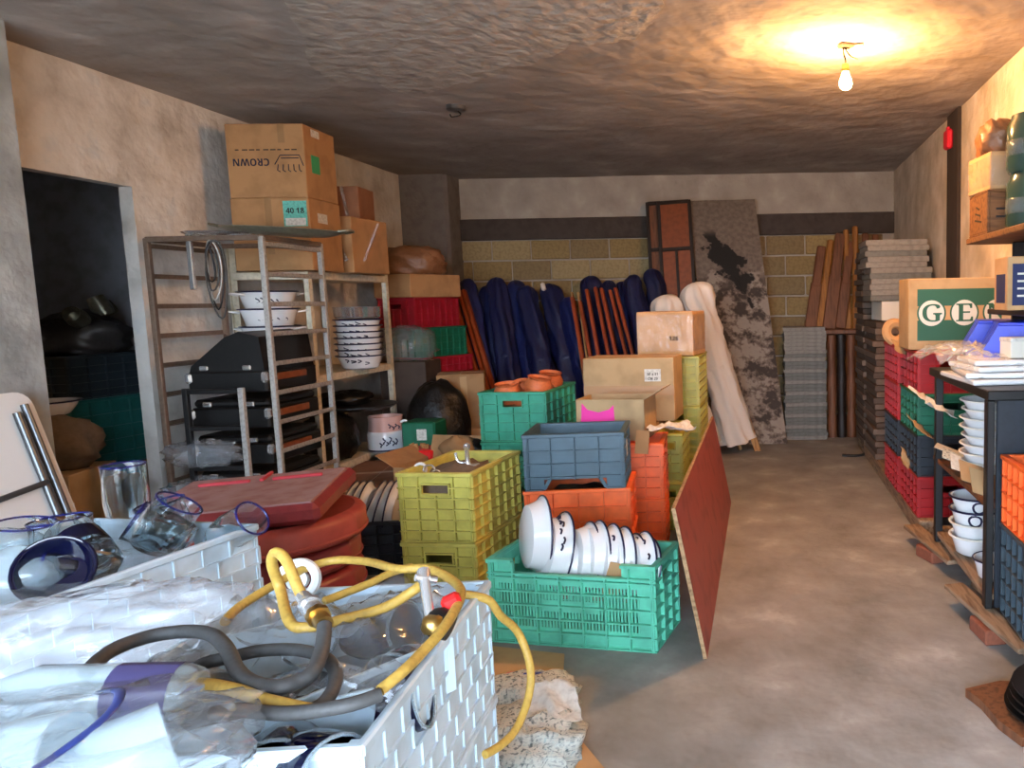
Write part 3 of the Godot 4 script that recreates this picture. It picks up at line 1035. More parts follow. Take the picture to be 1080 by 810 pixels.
	lathe(st, Transform3D(), [Vector2(0, 0), Vector2(0.12, 0), Vector2(0.17, 0.02), Vector2(0.175, 0.025), Vector2(0.17, 0.025), Vector2(0.11, 0.005), Vector2(0, 0.005)], 32)
	solo("metal_plate", "shiny round metal plate on the steel rack beside the oval tray", "plate", done(st), M.chrome, V(-3.02, 1.75, -4.42))

	# cream steel shelving behind the rack
	var X0 := -3.40
	var X1 := -2.93
	var sh := thing("shelving_unit", "cream painted steel shelving with three boards behind the steel rack", "shelf", V((X0 + X1) / 2, 0, -5.4))
	for z: float in [-0.72, 0.32]:
		for x: float in [-0.235, 0.235]:
			st = mb()
			bx(st, V(x - 0.02, 0, z - 0.002), V(x + 0.02, 1.80 if z < 0 else 1.74, z + 0.002))
			bx(st, V(x + 0.018 * signf(x), 0, z - 0.02), V(x + 0.022 * signf(x), 1.80 if z < 0 else 1.74, z + 0.02))
			part(sh, "upright", done(st), M.cream_steel)
	for y: float in [0.24, 0.87, 1.55]:
		st = mb()
		bevb(st, V(-0.235, y - 0.015, -0.74), V(0.255, y + 0.035, 0.34), 0.004)
		part(sh, "board", done(st), M.cream_steel)
	for y: float in [0.80, 0.80]:
		st = mb()
		prism(st, T(V(0.246, 0.74, -0.72), 90), PackedVector2Array([Vector2(0, 0), Vector2(0.02, 0), Vector2(0.14, 0.13), Vector2(0.12, 0.13)]), 0.003)
		part(sh, "gusset", done(st), M.cream_steel)
	# cartons on the shelving
	var b := carton("cardboard_box", "large brown carton with pale aqua sticker under the CROWN carton", V(-3.03, 1.585, -5.10), 3, V(0.47, 0.445, 0.40), M.carton)
	st = mb()
	bx(st, V(0.08, 0.27, 0.200), V(0.222, 0.425, 0.2012))
	var lab := part(b, "label", done(st), M.sticker_aqua)
	st = mb()
	bx(st, V(0.09, 0.275, 0.2005), V(0.212, 0.32, 0.2016))
	part(lab, "label_foot", done(st), M.paper)
	part(lab, "label_print", words("40 18", 0.034, true), M.print_dark, V(0.151, 0.365, 0.2016))
	st = mb()
	bx(st, V(0.235, 0.30, -0.02), V(0.2361, 0.36, 0.10))
	part(b, "side_label", done(st), M.paper)
	st = mb()
	bx(st, V(-0.03, 0.10, 0.1997), V(0.01, 0.445, 0.2004))
	part(b, "seam", done(st), M.carton_old)
	b = carton("cardboard_box", "large brown carton with upside down CROWN print on the shelving", V(-3.03, 2.031, -5.10), 3, V(0.465, 0.445, 0.39), M.carton)
	var pr := part(b, "print", words("CROWN", 0.045), M.print_navy, V(-0.09, 0.215, 0.1955))
	pr.rotation_degrees.z = 180
	st = mb()
	for i in 5:
		tube(st, [V(0.070 + i * 0.031, 0.20, 0.1955), V(0.064 + i * 0.033, 0.165, 0.1955), V(0.080 + i * 0.032, 0.155, 0.1955)], 0.003, 4)
	tube(st, [V(0.05, 0.20, 0.1955), V(0.085, 0.255, 0.1955), V(0.20, 0.255, 0.1955), V(0.222, 0.19, 0.1955)], 0.003, 4)
	tube(st, [V(0.09, 0.238, 0.1955), V(0.195, 0.238, 0.1955)], 0.003, 4)
	part(b, "logo", done(st), M.print_navy)
	st = mb()
	for i in 9:
		bx(st, V(-0.18 + i * 0.042, 0.285, 0.1950), V(-0.148 + i * 0.042 - (0.01 if i % 3 == 0 else 0.0), 0.292, 0.1958))
	part(b, "print_line", done(st), M.print_dark)
	st = mb()
	bx(st, V(0.2325, 0.16, 0.02), V(0.2337, 0.27, 0.12))
	part(b, "side_label", done(st), M.sticker_green)
	st = mb()
	bx(st, V(0.2325, 0.385, 0.0), V(0.2336, 0.43, 0.10))
	part(b, "paper_label", done(st), M.paper)
	st = mb()
	bx(st, V(0.08, 0.33, 0.1947), V(0.12, 0.445, 0.1953))
	part(b, "seam", done(st), M.carton_old)
	b = carton("cardboard_box", "medium brown carton with taped flaps beside the large CROWN carton", V(-2.95, 1.585, -5.62), -3, V(0.38, 0.38, 0.46), M.carton)
	st = mb()
	bar(st, V(0.02, 0.37, 0.231), V(0.14, 0.08, 0.231), 0.002, 0.03)
	bar(st, V(0.192, 0.36, -0.1), V(0.192, 0.08, 0.12), 0.03, 0.002)
	part(b, "shiny_tape", done(st), M.film)
	b = carton("cardboard_box", "small reddish carton stacked on the medium carton near the column", V(-2.93, 1.967, -5.66), 6, V(0.26, 0.22, 0.28), M.carton_red)
	st = mb()
	bar(st, V(0.02, 0.22, 0.141), V(0.05, 0.02, 0.141), 0.002, 0.02)
	part(b, "shiny_tape", done(st), M.film)

	# enamelware on the upper board
	var pot := bowl_mesh(0.17, 0.13, 0.6)
	for i in 3:
		var o := thing("enamel_pot", ["lowest white enamel pot with blue brush marks on the shelving", "middle white enamel pot nested in the shelving stack", "topmost white enamel pot with small handle behind the steel rack"][i], "pot", V(-3.14, 0.905 + 0.20 + 0.11 * i, -5.0), 30.0 * i, "enamel pots behind the steel rack")
		part(o, "bowl", pot, M.enamel)
		part(o, "rim", ring_mesh(0.17, 0.005), M.enamel_blue, V(0, 0.132, 0))
		st = mb()
		squiggle(st, Transform3D(), 0.115, 0.02, 0.155, 0.11, 0.2 - deg_to_rad(30.0 * i) * -1.0, 1.5 + deg_to_rad(30.0 * i), 7, 40 + i, 0.005)
		part(o, "brush_mark", done(st), M.enamel_blue)
		for s: float in [-1.0, 1.0]:
			st = mb()
			tube(st, smooth_path([V(s * 0.16, 0.11, -0.04), V(s * 0.21, 0.12, -0.03), V(s * 0.21, 0.12, 0.03), V(s * 0.16, 0.11, 0.04)]), 0.007, 8)
			part(o, "handle", done(st), M.enamel)
	carton("cardboard_box", "dark carton under the enamel pots on the shelving", V(-3.16, 0.905, -5.0), 0, V(0.40, 0.20, 0.34), M.carton_red)
	# stack of white enamel bowls
	var bm := bowl_mesh(0.158, 0.095, 0.6)
	var rm := ring_mesh(0.158, 0.005)
	for i in 7:
		var o := thing("enamel_bowl", nth(6 - i) + " white enamel bowl from the top of the stack on the cream shelving", "bowl", V(-2.90, 0.905 + 0.043 * i, -5.62), 23.0 * i, "stacked enamel bowls on the shelving")
		part(o, "bowl", bm, M.enamel)
		part(o, "rim", rm, M.enamel_blue, V(0, 0.097, 0))
		st = mb()
		squiggle(st, T(Vector3.ZERO, -23.0 * i), 0.12, 0.03, 0.15, 0.09, 0.6, 1.9, 4, 60 + i, 0.004)
		part(o, "brush_mark", done(st), M.enamel_blue)
	var mp := thing("metal_pan", "shiny round metal pan on the stack of enamel bowls", "pan", V(-2.90, 1.272, -5.62))
	st = mb()
	lathe(st, Transform3D(), [Vector2(0, 0), Vector2(0.14, 0), Vector2(0.15, 0.01), Vector2(0.155, 0.075), Vector2(0.16, 0.08), Vector2(0.15, 0.078), Vector2(0.145, 0.012), Vector2(0, 0.006)], 28)
	part(mp, "pan", done(st), M.chrome)
	# black plastic-covered appliance and chafing boxes in front of the shelving
	var lid := PackedVector2Array([Vector2(-0.21, 0), Vector2(0.21, 0), Vector2(0.20, 0.03), Vector2(0.0, 0.19), Vector2(-0.08, 0.22), Vector2(-0.19, 0.19)])
	for i in 4:
		var o := thing("chafing_dish", ["lowest black roasting box with chrome corner inside the steel rack", "second black roasting box with chrome corner inside the steel rack", "third black roasting box with chrome corner inside the steel rack", "topmost black roasting box with sloping lid inside the steel rack"][i], "roaster", V(-2.99, [0.27, 0.475, 0.68, 0.885][i], -4.58), 0, "black roasting boxes in the steel rack")
		st = mb()
		bevb(st, V(-0.22, 0, -0.25), V(0.22, 0.12, 0.25), 0.01)
		part(o, "tub", done(st), M.black_steel)
		st = mb()
		if i == 3:
			prism(st, T(V(0, 0.12, 0.24), 180) * T(V(0, 0, 0)), lid, 0.48)
		else:
			bevb(st, V(-0.21, 0.12, -0.24), V(0.21, 0.165, 0.24), 0.015)
		var lp := part(o, "lid", done(st), M.black_steel)
		for s: float in [-1.0, 1.0]:
			st = mb()
			bev(st, T(V(s * 0.212, 0.085, 0.245)), V(0.04, 0.06, 0.04), 0.012)
			part(o, "corner_cap", done(st), M.chrome)
			st = mb()
			bev(st, T(V(s * 0.12, 0.14, 0.252)), V(0.05, 0.028, 0.02), 0.006)
			part(lp, "latch", done(st), M.chrome)
		st = mb()
		bevb(st, V(0.222, 0.06, -0.12), V(0.235, 0.10, 0.16), 0.004)
		part(o, "side_handle", done(st), M.wood_panel)
	# cable under film in the lower rack
	for i in 2:
		st = mb()
		blob(st, T(V(0, 0.07, 0)), V(0.17, 0.06, 0.08), 0.45, 0.25, 70 + i, 32, -0.07, 0.9, true)
		solo("plastic_bag", ["crumpled clear bag in the middle of the steel rack front", "crumpled clear bag low in the steel rack above the maroon trays"][i], "bag", done(st), M.film_grey, [V(-3.05, 0.50, -4.18), V(-3.05, 0.30, -4.16)][i])
	# tall narrow steel post pair in front of the rack's middle
	var ps := thing("steel_stand", "narrow black stand with polished steel post before the ladder rack", "stand", V(-2.94, 0, -4.16))
	for x: float in [-0.16, 0.14]:
		st = mb()
		bevb(st, V(x - 0.014, 0, -0.014), V(x + 0.014, 0.93, 0.014), 0.003)
		part(ps, "post", done(st), M.steel if x > 0 else M.black_steel)
	for y: float in [0.28, 0.48, 0.70, 0.90]:
		st = mb()
		bevb(st, V(-0.16, y, -0.012), V(0.14, y + 0.024, 0.012), 0.003)
		part(ps, "crossbar", done(st), M.black_steel)
	# lower shelf: dark bag, enamel mug
	st = mb()
	blob(st, T(V(0, 0.16, 0)), V(0.17, 0.20, 0.22), 0.25, 0.2, 80, 28, -0.16)
	solo("bin_bag", "black bin bag on the lowest board of the cream shelving", "bag", done(st), M.black_bag, V(-3.05, 0.276, -5.42))
	var mug := thing("enamel_mug", "pinkish enamel mug with blue eye drawing on the lowest shelf board", "mug", V(-2.83, 0.276, -5.78))
	st = mb()
	lathe(st, Transform3D(), [Vector2(0, 0), Vector2(0.12, 0), Vector2(0.128, 0.02), Vector2(0.13, 0.13), Vector2(0.12, 0.15)], 28)
	part(mug, "base", done(st), M.enamel)
	st = mb()
	lathe(st, Transform3D(), [Vector2(0.12, 0.15), Vector2(0.115, 0.22), Vector2(0.12, 0.26), Vector2(0.112, 0.26), Vector2(0.108, 0.2), Vector2(0, 0.1)], 28)
	part(mug, "body", done(st), M.enamel_pink)
	part(mug, "foot_band", ring_mesh(0.125, 0.007), M.enamel_blue, V(0, 0.012, 0))
	st = mb()
	squiggle(st, Transform3D(), 0.13, 0.03, 0.13, 0.13, 0.5, 1.5, 6, 81, 0.005)
	squiggle(st, Transform3D(), 0.12, 0.15, 0.118, 0.24, 0.2, 1.0, 4, 82, 0.005)
	part(mug, "drawing", done(st), M.enamel_blue)
	st = mb()
	tube(st, smooth_path([V(0.11, 0.21, 0), V(0.16, 0.22, 0.01), V(0.165, 0.16, 0.01), V(0.12, 0.13, 0)]), 0.009, 8)
	part(mug, "handle", done(st), M.enamel)
	# black board lying across under the second shelf
	st = mb()
	lathe(st, Transform3D(), [Vector2(0, 0), Vector2(0.23, 0), Vector2(0.26, 0.02), Vector2(0.26, 0.028), Vector2(0, 0.022)], 30)
	solo("comal_pan", "large flat black griddle lying over the mug and bag on the shelving", "griddle", done(st), M.black_steel, V(-2.93, 0.62, -5.60))
	st = mb()
	blob(st, T(V(0, 0.04, 0)), V(0.18, 0.06, 0.18), 0.4, 0.2, 84, 24, -0.04)
	solo("bin_bag", "flat black bag on the griddle under the second shelf board", "bag", done(st), M.black_bag, V(-3.02, 0.65, -5.62))
	# enamel plates standing in the dark crate below the shelving
	carton("cardboard_box", "low brown carton on the floor below the cream shelving", V(-2.62, 0, -5.25), 12, V(0.5, 0.22, 0.9), M.carton_red)
	crate("plastic_crate", "dark crate of white plates between maroon trays and yellow crates", V(-2.02, 0, -3.98), 8, V(0.42, 0.27, 0.34), M.p_dark)
	var pm := bowl_mesh(0.15, 0.035, 0.62)
	for i in 6:
		var o := thing("enamel_plate", nth(i) + " white plate from the left in the dark crate beside the yellow crates", "plate", V(-2.15 + 0.048 * i, 0.29, -3.98), 0, "plates in the dark crate")
		o.rotation_degrees = V(6, 8, 68 + 5 * (i % 3))
		part(o, "dish", pm, M.enamel)
		part(o, "rim", ring_mesh(0.15, 0.004), M.enamel_blue, V(0, 0.036, 0))

	# stack beyond the shelving
	crate("plastic_crate", "dark red crate beneath the carton beyond the cream shelving", V(-2.93, 1.17, -6.72), 70, V(0.52, 0.25, 0.40), M.p_wine, "ribs", "", 7, 4)
	crate("plastic_crate", "deep green crate under the dark red crate beyond the shelving", V(-2.88, 0.92, -6.72), 68, V(0.52, 0.25, 0.40), M.p_deepgreen, "ribs", "", 7, 4)
	crate("plastic_crate", "dark red crate low under the deep green crate beyond the shelving", V(-2.84, 0.67, -6.72), 68, V(0.52, 0.25, 0.40), M.p_wine, "ribs", "", 7, 4)
	carton("cardboard_box", "brown carton at the foot of the crates beyond the shelving", V(-2.88, 0, -6.75), 68, V(0.52, 0.67, 0.42), M.carton_old)
	carton("cardboard_box", "flat brown carton on the dark red crate beyond the shelving", V(-2.92, 1.42, -6.7), 66, V(0.54, 0.19, 0.42), M.carton)
	st = mb()
	blob(st, T(V(0, 0.10, 0)), V(0.24, 0.13, 0.2), 0.3, 0.2, 91, 32, -0.10, 0.8, true)
	solo("plastic_bag", "brown plastic bag bulging on the flat carton by the column", "bag", done(st), M.brown_bag, V(-2.95, 1.61, -6.68))
	st = mb()
	blob(st, T(V(0, 0.12, 0)), V(0.17, 0.14, 0.16), 0.3, 0.22, 92, 32, -0.12, 0.8, true)
	solo("plastic_bag", "clear shiny bag of glassware beside the deep green crate", "bag", done(st), M.film_grey, V(-2.84, 0.91, -6.31))
	carton("cardboard_box", "brown carton carrying the shiny bag beyond the shelving", V(-2.86, 0, -6.33), 3, V(0.36, 0.91, 0.34), M.carton_dark)
	st = mb()
	blob(st, T(V(0, 0.36, 0)), V(0.24, 0.42, 0.20), 0.14, 0.14, 93, 32, -0.36)
	solo("bin_bag", "large black bin bag slumped at the end of the cream shelving", "bag", done(st), M.black_bag, V(-2.52, 0.0, -5.98))
	# rolled cardboard and bits on the floor there
	var roll := carton("cardboard_box", "crumpled tan carton standing below the orange slats", V(-2.46, 0.36, -6.35), 18, V(0.36, 0.44, 0.34), M.carton_old)
	st = mb()
	bar(st, V(0.02, 0.42, 0.172), V(0.03, 0.03, 0.172), 0.002, 0.05)
	part(roll, "seam", done(st), M.carton_pale)
	carton("cardboard_box", "brown carton beneath the crumpled tan carton", V(-2.46, 0, -6.38), 10, V(0.42, 0.36, 0.40), M.carton)
	st = mb()
	blob(st, T(V(0, 0.06, 0)), V(0.12, 0.08, 0.10), 0.3, 0.2, 94, 26, -0.06)
	solo("paper_bag", "crumpled brown paper bag on the open carton beside the clay pots", "bag", done(st), M.carton_old, V(-1.98, 0.362, -5.0))
	var rb := thing("red_bin", "small square red bin on the floor behind the yellow crates", "bin", V(-2.28, 0.10, -5.15))
	st = mb()
	bevb(st, V(-0.10, 0, -0.1), V(0.10, 0.30, 0.1), 0.008)
	part(rb, "body", done(st), M.red_plastic)
	st = mb()
	for i in 5:
		box(st, T(V(-0.07 + 0.035 * i, 0.31, 0.03 * (i % 2)), 0, 10 * i, 20 - 10 * i), V(0.03, 0.05, 0.012))
	part(rb, "wood_offcut", done(st), M.wood_pale)
	var gb := thing("green_canister", "dark green canister with white label beside the cream shelf upright", "canister", V(-2.47, 0.22, -5.62))
	st = mb()
	bevb(st, V(-0.12, 0, -0.11), V(0.12, 0.30, 0.11), 0.012)
	part(gb, "body", done(st), M.p_deepgreen)
	st = mb()
	bx(st, V(-0.01, 0.17, 0.109), V(0.06, 0.25, 0.1115))
	part(gb, "label", done(st), M.paper)
	st = mb()
	blob(st, T(V(0, 0.05, 0)), V(0.12, 0.075, 0.1), 0.3, 0.2, 97, 24, -0.05)
	solo("bin_bag", "small black bag with glints behind the yellow crates", "bag", done(st), M.black_bag, V(-1.93, 0.36, -5.05))
	carton("cardboard_box", "open brown carton with a raised flap behind the yellow crates", V(-2.05, 0, -4.85), -12, V(0.40, 0.36, 0.36), M.carton, [-30.0, 110.0, 150.0, null])
	carton("cardboard_box", "low brown carton on the floor left of the yellow crates", V(-2.44, 0, -4.55), 14, V(0.36, 0.26, 0.30), M.carton_red)


# ------------------------------------------------------------------ along the back wall
func build_back_side() -> void:
	var st: SurfaceTool
	var rolls := [[-2.84, 1.60, -2.42], [-2.70, 1.53, -2.33], [-2.55, 1.61, -2.22], [-2.41, 1.58, -2.06], [-2.27, 1.52, -1.86], [-2.08, 1.54, -1.62], [-1.89, 1.40, -1.46], [-1.65, 1.61, -1.50], [-1.47, 1.56, -1.30], [-1.36, 1.55, -1.22], [-1.21, 1.60, -0.86], [-1.04, 1.66, -0.72]]
	var where := ["first navy folded parasol beside the orange slats at the column", "second navy folded parasol from the column", "tallest navy folded parasol near the column", "fourth navy folded parasol from the column", "navy folded parasol in the middle of the blue row", "navy folded parasol with a white tip at its top",
		"short navy folded parasol at the end of the long blue row", "wide navy folded parasol standing beside the bunch of orange slats", "navy folded parasol behind the left of the orange slats", "navy folded parasol hidden behind the orange slats", "navy folded parasol leaning right of the orange slats", "dark navy folded parasol beside the tall framed panels"]
	for i in rolls.size():
		var r: Array = rolls[i]
		var fp0 := folded_parasol("folded_parasol", where[i], V(r[0], r[1], (-7.60 if i < 10 else -7.42) - 0.10 * (i % 2)), V(r[2], 0.02, (-6.95 if i < 10 else -6.75) - 0.16 * (i % 2)), [0.085, 0.08, 0.09, 0.085, 0.095, 0.105, 0.08, 0.10, 0.075, 0.07, 0.09, 0.09][i], M.navy if i % 3 else M.navy_light, 100 + i, "navy folded parasols along the back wall")
		if i == 5:
			st = mb()
			lathe(st, T(V(-0.03, (V(r[0], r[1], -7.70) - V(r[2], 0.02, -7.11)).length() - 0.05, 0.075)), [Vector2(0, -0.045), Vector2(0.024, -0.03), Vector2(0.022, 0.03), Vector2(0, 0.05)], 12)
			part(fp0, "tip", done(st), M.white_cloth).set_meta("label", "white tip")
	# varnished slats
	var slats := [[-2.95, 1.47, -2.36], [-2.90, 1.48, -2.32], [-2.84, 1.49, -2.27], [-2.80, 1.49, -2.22], [-1.77, 1.40, -1.46], [-1.71, 1.36, -1.38], [-1.63, 1.47, -1.30], [-1.56, 1.49, -1.21], [-1.49, 1.48, -1.11], [-1.42, 1.46, -1.01], [-1.36, 1.48, -0.92]]
	for i in slats.size():
		var r: Array = slats[i]
		st = mb()
		bar(st, V(r[2], 0.0, -6.80 - (0.06 * (i % 2) if i > 3 else 0.012 * i)), V(r[0], r[1], -7.38 - (0.06 * (i % 2) if i > 3 else 0.012 * i)), 0.03, 0.05, Vector3.BACK, 0.004)
		solo("wooden_stave", ["varnished orange slat nearest the column in the leaning bunch", "second varnished orange slat of the bunch at the column", "third varnished orange slat of the bunch at the column", "varnished orange slat touching the first navy parasol",
			"first varnished slat right of the wide navy parasol", "short varnished slat in the bunch between navy parasols", "third varnished slat in the bunch between navy parasols", "middle varnished slat in the bunch between navy parasols", "fifth varnished slat in the bunch between navy parasols", "sixth varnished slat in the bunch between navy parasols", "last varnished slat of the bunch between navy parasols"][i], "stave", done(st), M.wood_orange, Vector3.ZERO, 0, "varnished wooden slats")
	for i in 2:
		st = mb()
		bar(st, V(-1.52 + 0.05 * i, 0, -6.9), V(-1.80 + 0.06 * i, 1.45, -7.5), 0.02, 0.03, Vector3.BACK, 0.003)
		solo("wooden_stave", ["thin pale stick left of the wide navy parasol", "thin pale stick touching the wide navy parasol"][i], "stave", done(st), M.wood_pale)

	# tall framed panels
	var fp := [[-1.00, 0.13, "narrow dark wooden framed panel leaning at the beam"], [-0.80, 0.30, "tall dark wooden frame with glowing brown panels leaning at the beam"]]
	for i in 2:
		var o := thing("wooden_screen", fp[i][2], "panel", V(fp[i][0] + 0.10, 0, -7.25 + 0.06 * i))
		o.transform.basis = T(Vector3.ZERO, 0, -13.5, 3.0).basis
		var w: float = fp[i][1]
		var H := 2.38
		for s: float in [-1.0, 1.0]:
			st = mb()
			bevb(st, V(s * w / 2 - 0.016, 0, 0), V(s * w / 2 + 0.016, H, 0.045), 0.004)
			part(o, "stile", done(st), M.wood_dark)
		for y: float in [0.0, 0.86, 1.88, H - 0.03]:
			st = mb()
			bevb(st, V(-w / 2, y, 0.004), V(w / 2, y + 0.035, 0.041), 0.004)
			part(o, "rail", done(st), M.wood_dark)
		for y in [[0.03, 0.87], [0.89, 1.89], [1.91, H - 0.03]]:
			st = mb()
			if i == 1 and y[0] > 1.9:
				bx(st, V(-w / 2, y[0], 0.015), V(w / 2, y[1], 0.025))
				part(o, "inlay", done(st), M.wood_panel)
			else:
				for s: float in ([-1.0, 1.0] if i == 1 else [0.0]):
					st = mb()
					var hw := w / 4 - 0.012 if i == 1 else w / 2
					bx(st, V(s * w / 4 - hw, y[0], 0.012), V(s * w / 4 + hw, y[1], 0.024))
					part(o, "inlay", done(st), M.wood_panel if i == 1 else M.wood_brown)
		if i == 1:
			st = mb()
			bevb(st, V(-0.013, 0.0, 0.006), V(0.013, 1.88, 0.04), 0.004)
			part(o, "mullion", done(st), M.wood_dark)

	# stained sheet leaning at the wall
	var sb := thing("stained_board", "tall weathered board with a black stain leaning at the back wall", "board", V(0.0, 0, -7.2))
	var im := Image.create(256, 1024, false, Image.FORMAT_RGB8)
	var n1 := FastNoiseLite.new()
	n1.seed = 3
	n1.frequency = 0.009
	n1.fractal_octaves = 5
	n1.domain_warp_enabled = true
	n1.domain_warp_amplitude = 35.0
	n1.domain_warp_frequency = 0.012
	for py in 1024:
		for px in 256:
			var q := n1.get_noise_2d(px, py)
			var fine := n1.get_noise_2d(px * 5.0 + 900.0, py * 5.0)
			var c := Color(0.40, 0.345, 0.305).lerp(Color(0.48, 0.425, 0.38), clampf(0.5 + fine, 0, 1))
			var u := px / 256.0
			var v := py / 1024.0
			# bare pale patches below, a dark spill in the upper third
			var low := smoothstep(0.26, 0.36, v + 0.1 * q)
			c = c.lerp(Color(0.62, 0.57, 0.52), 0.8 * low * smoothstep(-0.02, 0.22, q + 0.35 * fine))
			c = c.lerp(Color(0.21, 0.175, 0.155), 0.8 * low * smoothstep(0.05, 0.30, -q - 0.35 * fine))
			var dx := u - (0.30 + 1.5 * (v - 0.15))
			var spill := 1.0 - absf(dx) / 0.30 - absf(v - 0.25) / 0.22
			c = c.lerp(Color(0.085, 0.072, 0.07), 0.93 * smoothstep(0.10, 0.30, spill + 0.8 * q + 0.25 * fine) * smoothstep(0.12, 0.16, v))
			im.set_pixel(px, py, c)
	var sm := StandardMaterial3D.new()
	sm.resource_name = "stained_board"
	sm.albedo_texture = ImageTexture.create_from_image(im)
	sm.roughness = 0.85
	# front face with its own coordinates, the core behind it
	var q := [V(-0.43, 0, 0.0), V(0.23, 0, 0.0), V(-0.035, 2.335, -0.63), V(-0.70, 2.33, -0.63)]
	for f in 2:
		st = mb()
		if f == 0:
			for k in [0, 2, 1, 0, 3, 2]:
				st.set_uv([Vector2(0, 1), Vector2(1, 1), Vector2(1, 0), Vector2(0, 0)][k])
				st.add_vertex(q[k])
		else:
			var back := V(0, -0.005, -0.02)
			var mid: Vector3 = (q[0] + q[2]) / 2.0
			qo(st, q[0] + back, q[1] + back, q[2] + back, q[3] + back, Vector3.FORWARD)
			for k in 4:
				qo(st, q[k], q[(k + 1) % 4], q[(k + 1) % 4] + back, q[k] + back, (q[k] + q[(k + 1) % 4]) / 2.0 - mid)
		part(sb, ["face", "core"][f], done(st), [sm, M.column][f])
	# white folded parasols
	folded_parasol("folded_parasol", "white folded parasol leaning in front of the stained board", V(-0.53, 1.50, -6.45), V(-0.20, 0.03, -6.80), 0.105, M.white_cloth, 131, "white folded parasols", true)
	folded_parasol("folded_parasol", "white folded parasol partly hidden behind the taped carton", V(-0.80, 1.40, -6.45), V(-0.50, 0.03, -6.70), 0.10, M.white_cloth, 132, "white folded parasols", true)
	for i in 2:
		st = mb()
		bar(st, V(-0.06 + 0.03 * i, 0, -6.86), V(-0.36 + 0.05 * i, 1.0 - 0.1 * i, -6.9), 0.03, 0.018, Vector3.BACK, 0.003)
		solo("wooden_stave", ["pale wooden stick leaning beside the white parasol", "second pale stick leaning on the stained board"][i], "stave", done(st), M.wood_pale)

	# stack of grey slabs by the wall
	for i in 30:
		rib_slab("flat_box", nth(29 - i) + " grey flat box from the top of the low stack beside the stained board", V(0.42 + 0.004 * sin(i * 2.3), 0.036 * i, -7.58), 2.0 * sin(i * 1.7), V(0.40, 0.0355, 0.40), M.slab_grey if (i > 22 or i % 3 == 0) else M.slab_grey_dark, "grey slabs in the low stack")
	# wooden planks and turned posts leaning in the corner
	var pl := [[0.62, 1.86, 0.48, 0.115, 0], [0.71, 1.92, 0.57, 0.08, 1], [0.81, 1.98, 0.66, 0.13, 0], [0.91, 1.90, 0.77, 0.11, 0], [0.86, 2.02, 0.86, 0.07, 1], [0.95, 2.05, 0.93, 0.07, 1], [1.05, 1.98, 1.02, 0.08, 0], [1.15, 1.97, 1.10, 0.08, 0]]
	for i in pl.size():
		var p: Array = pl[i]
		var o := thing("timber_offcut", ["leftmost rough brown timber leaning in the back corner", "narrow amber timber leaning second from the left in the back corner", "wide brown timber leaning in the middle of the corner bunch", "fourth brown timber leaning behind the slab stack", "bright amber timber standing up in the corner bunch", "second bright amber timber in the corner bunch", "dark brown timber above the grey slabs", "last dark brown timber at the right wall"][i], "timber", Vector3.ZERO, 0, "rough timbers in the back corner")
		st = mb()
		var a := V(p[2], 1.05 if i < 4 else 0.3, -7.55 - 0.03 * (i % 2))
		var b := V(p[0], p[1], -7.80)
		bar(st, a, a.lerp(b, 0.55), p[3], 0.045, Vector3.BACK, 0.01)
		bar(st, a.lerp(b, 0.5), b, p[3] * 0.8, 0.05, Vector3.BACK, 0.012)
		part(o, "plank", done(st), M.wood_amber if p[4] else M.wood_brown)
	for i in 3:
		var o := thing("turned_post", ["turned brown wooden post beside the grey slabs", "middle turned brown wooden post below the timbers", "turned brown post touching the tall slab stack"][i], "post", V(0.68 + 0.095 * i, 0, -7.5), 0, "turned wooden posts")
		st = mb()
		lathe(st, Transform3D(), [Vector2(0, 0), Vector2(0.045, 0), Vector2(0.048, 0.2), Vector2(0.036, 0.24), Vector2(0.044, 0.30), Vector2(0.05, 0.55), Vector2(0.036, 0.75), Vector2(0.045, 0.80), Vector2(0.045, 1.0), Vector2(0, 1.01)], 14)
		part(o, "shaft", done(st), [M.wood_brown, M.wood_dark, M.wood_brown][i])
	st = mb()
	bevb(st, V(0.56, 1.01, -7.62), V(0.95, 1.05, -7.40), 0.006)
	solo("wooden_board", "brown board laid over the turned posts under the timbers", "board", done(st), M.wood_brown)
	# tall and short stacks of brown slabs along the right
	for i in 34:
		rib_slab("stacking_tray", nth(33 - i) + " brown stacking tray from the top of the tall stack at the right wall", V(1.09 + 0.01 * sin(i * 3.1), 0.10 + 0.0485 * i, -6.78), 1.5 * sin(i * 2.1), V(0.46, 0.044, 0.52), M.slab_brown if i % 2 else M.slab_brown_pale, "brown slabs in the tall stack")
	for i in 22:
		rib_slab("stacking_tray", nth(21 - i) + " brown stacking tray from the top of the shorter stack under the white carton", V(1.10 + 0.01 * sin(i * 2.7), 0.10 + 0.0485 * i, -6.2), 1.5 * sin(i * 1.3), V(0.46, 0.044, 0.56), M.slab_brown if i % 2 else M.slab_brown_pale, "brown slabs in the shorter stack")
	var wb := carton("white_box", "white carton between brown slabs and the grey flat boxes", V(1.12, 1.17, -6.2), 3, V(0.40, 0.15, 0.4), M.box_white)
	st = mb()
	bx(st, V(-0.05, 0.05, 0.2), V(0.10, 0.056, 0.2008))
	part(wb, "print", done(st), M.print_dark)
	for i in 11:
		rib_slab("flat_box", nth(10 - i) + " grey flat box from the top of the stack on the white carton", V(1.08 + 0.008 * sin(i * 2.9) - (0.03 if i > 5 else 0.0), 1.322 + 0.042 * i, -6.2), 0.8 * sin(i * 2.2), V(0.47, 0.0415, 0.44), M.slab_grey if i % 4 else M.slab_grey_dark, "grey slabs on the white carton")
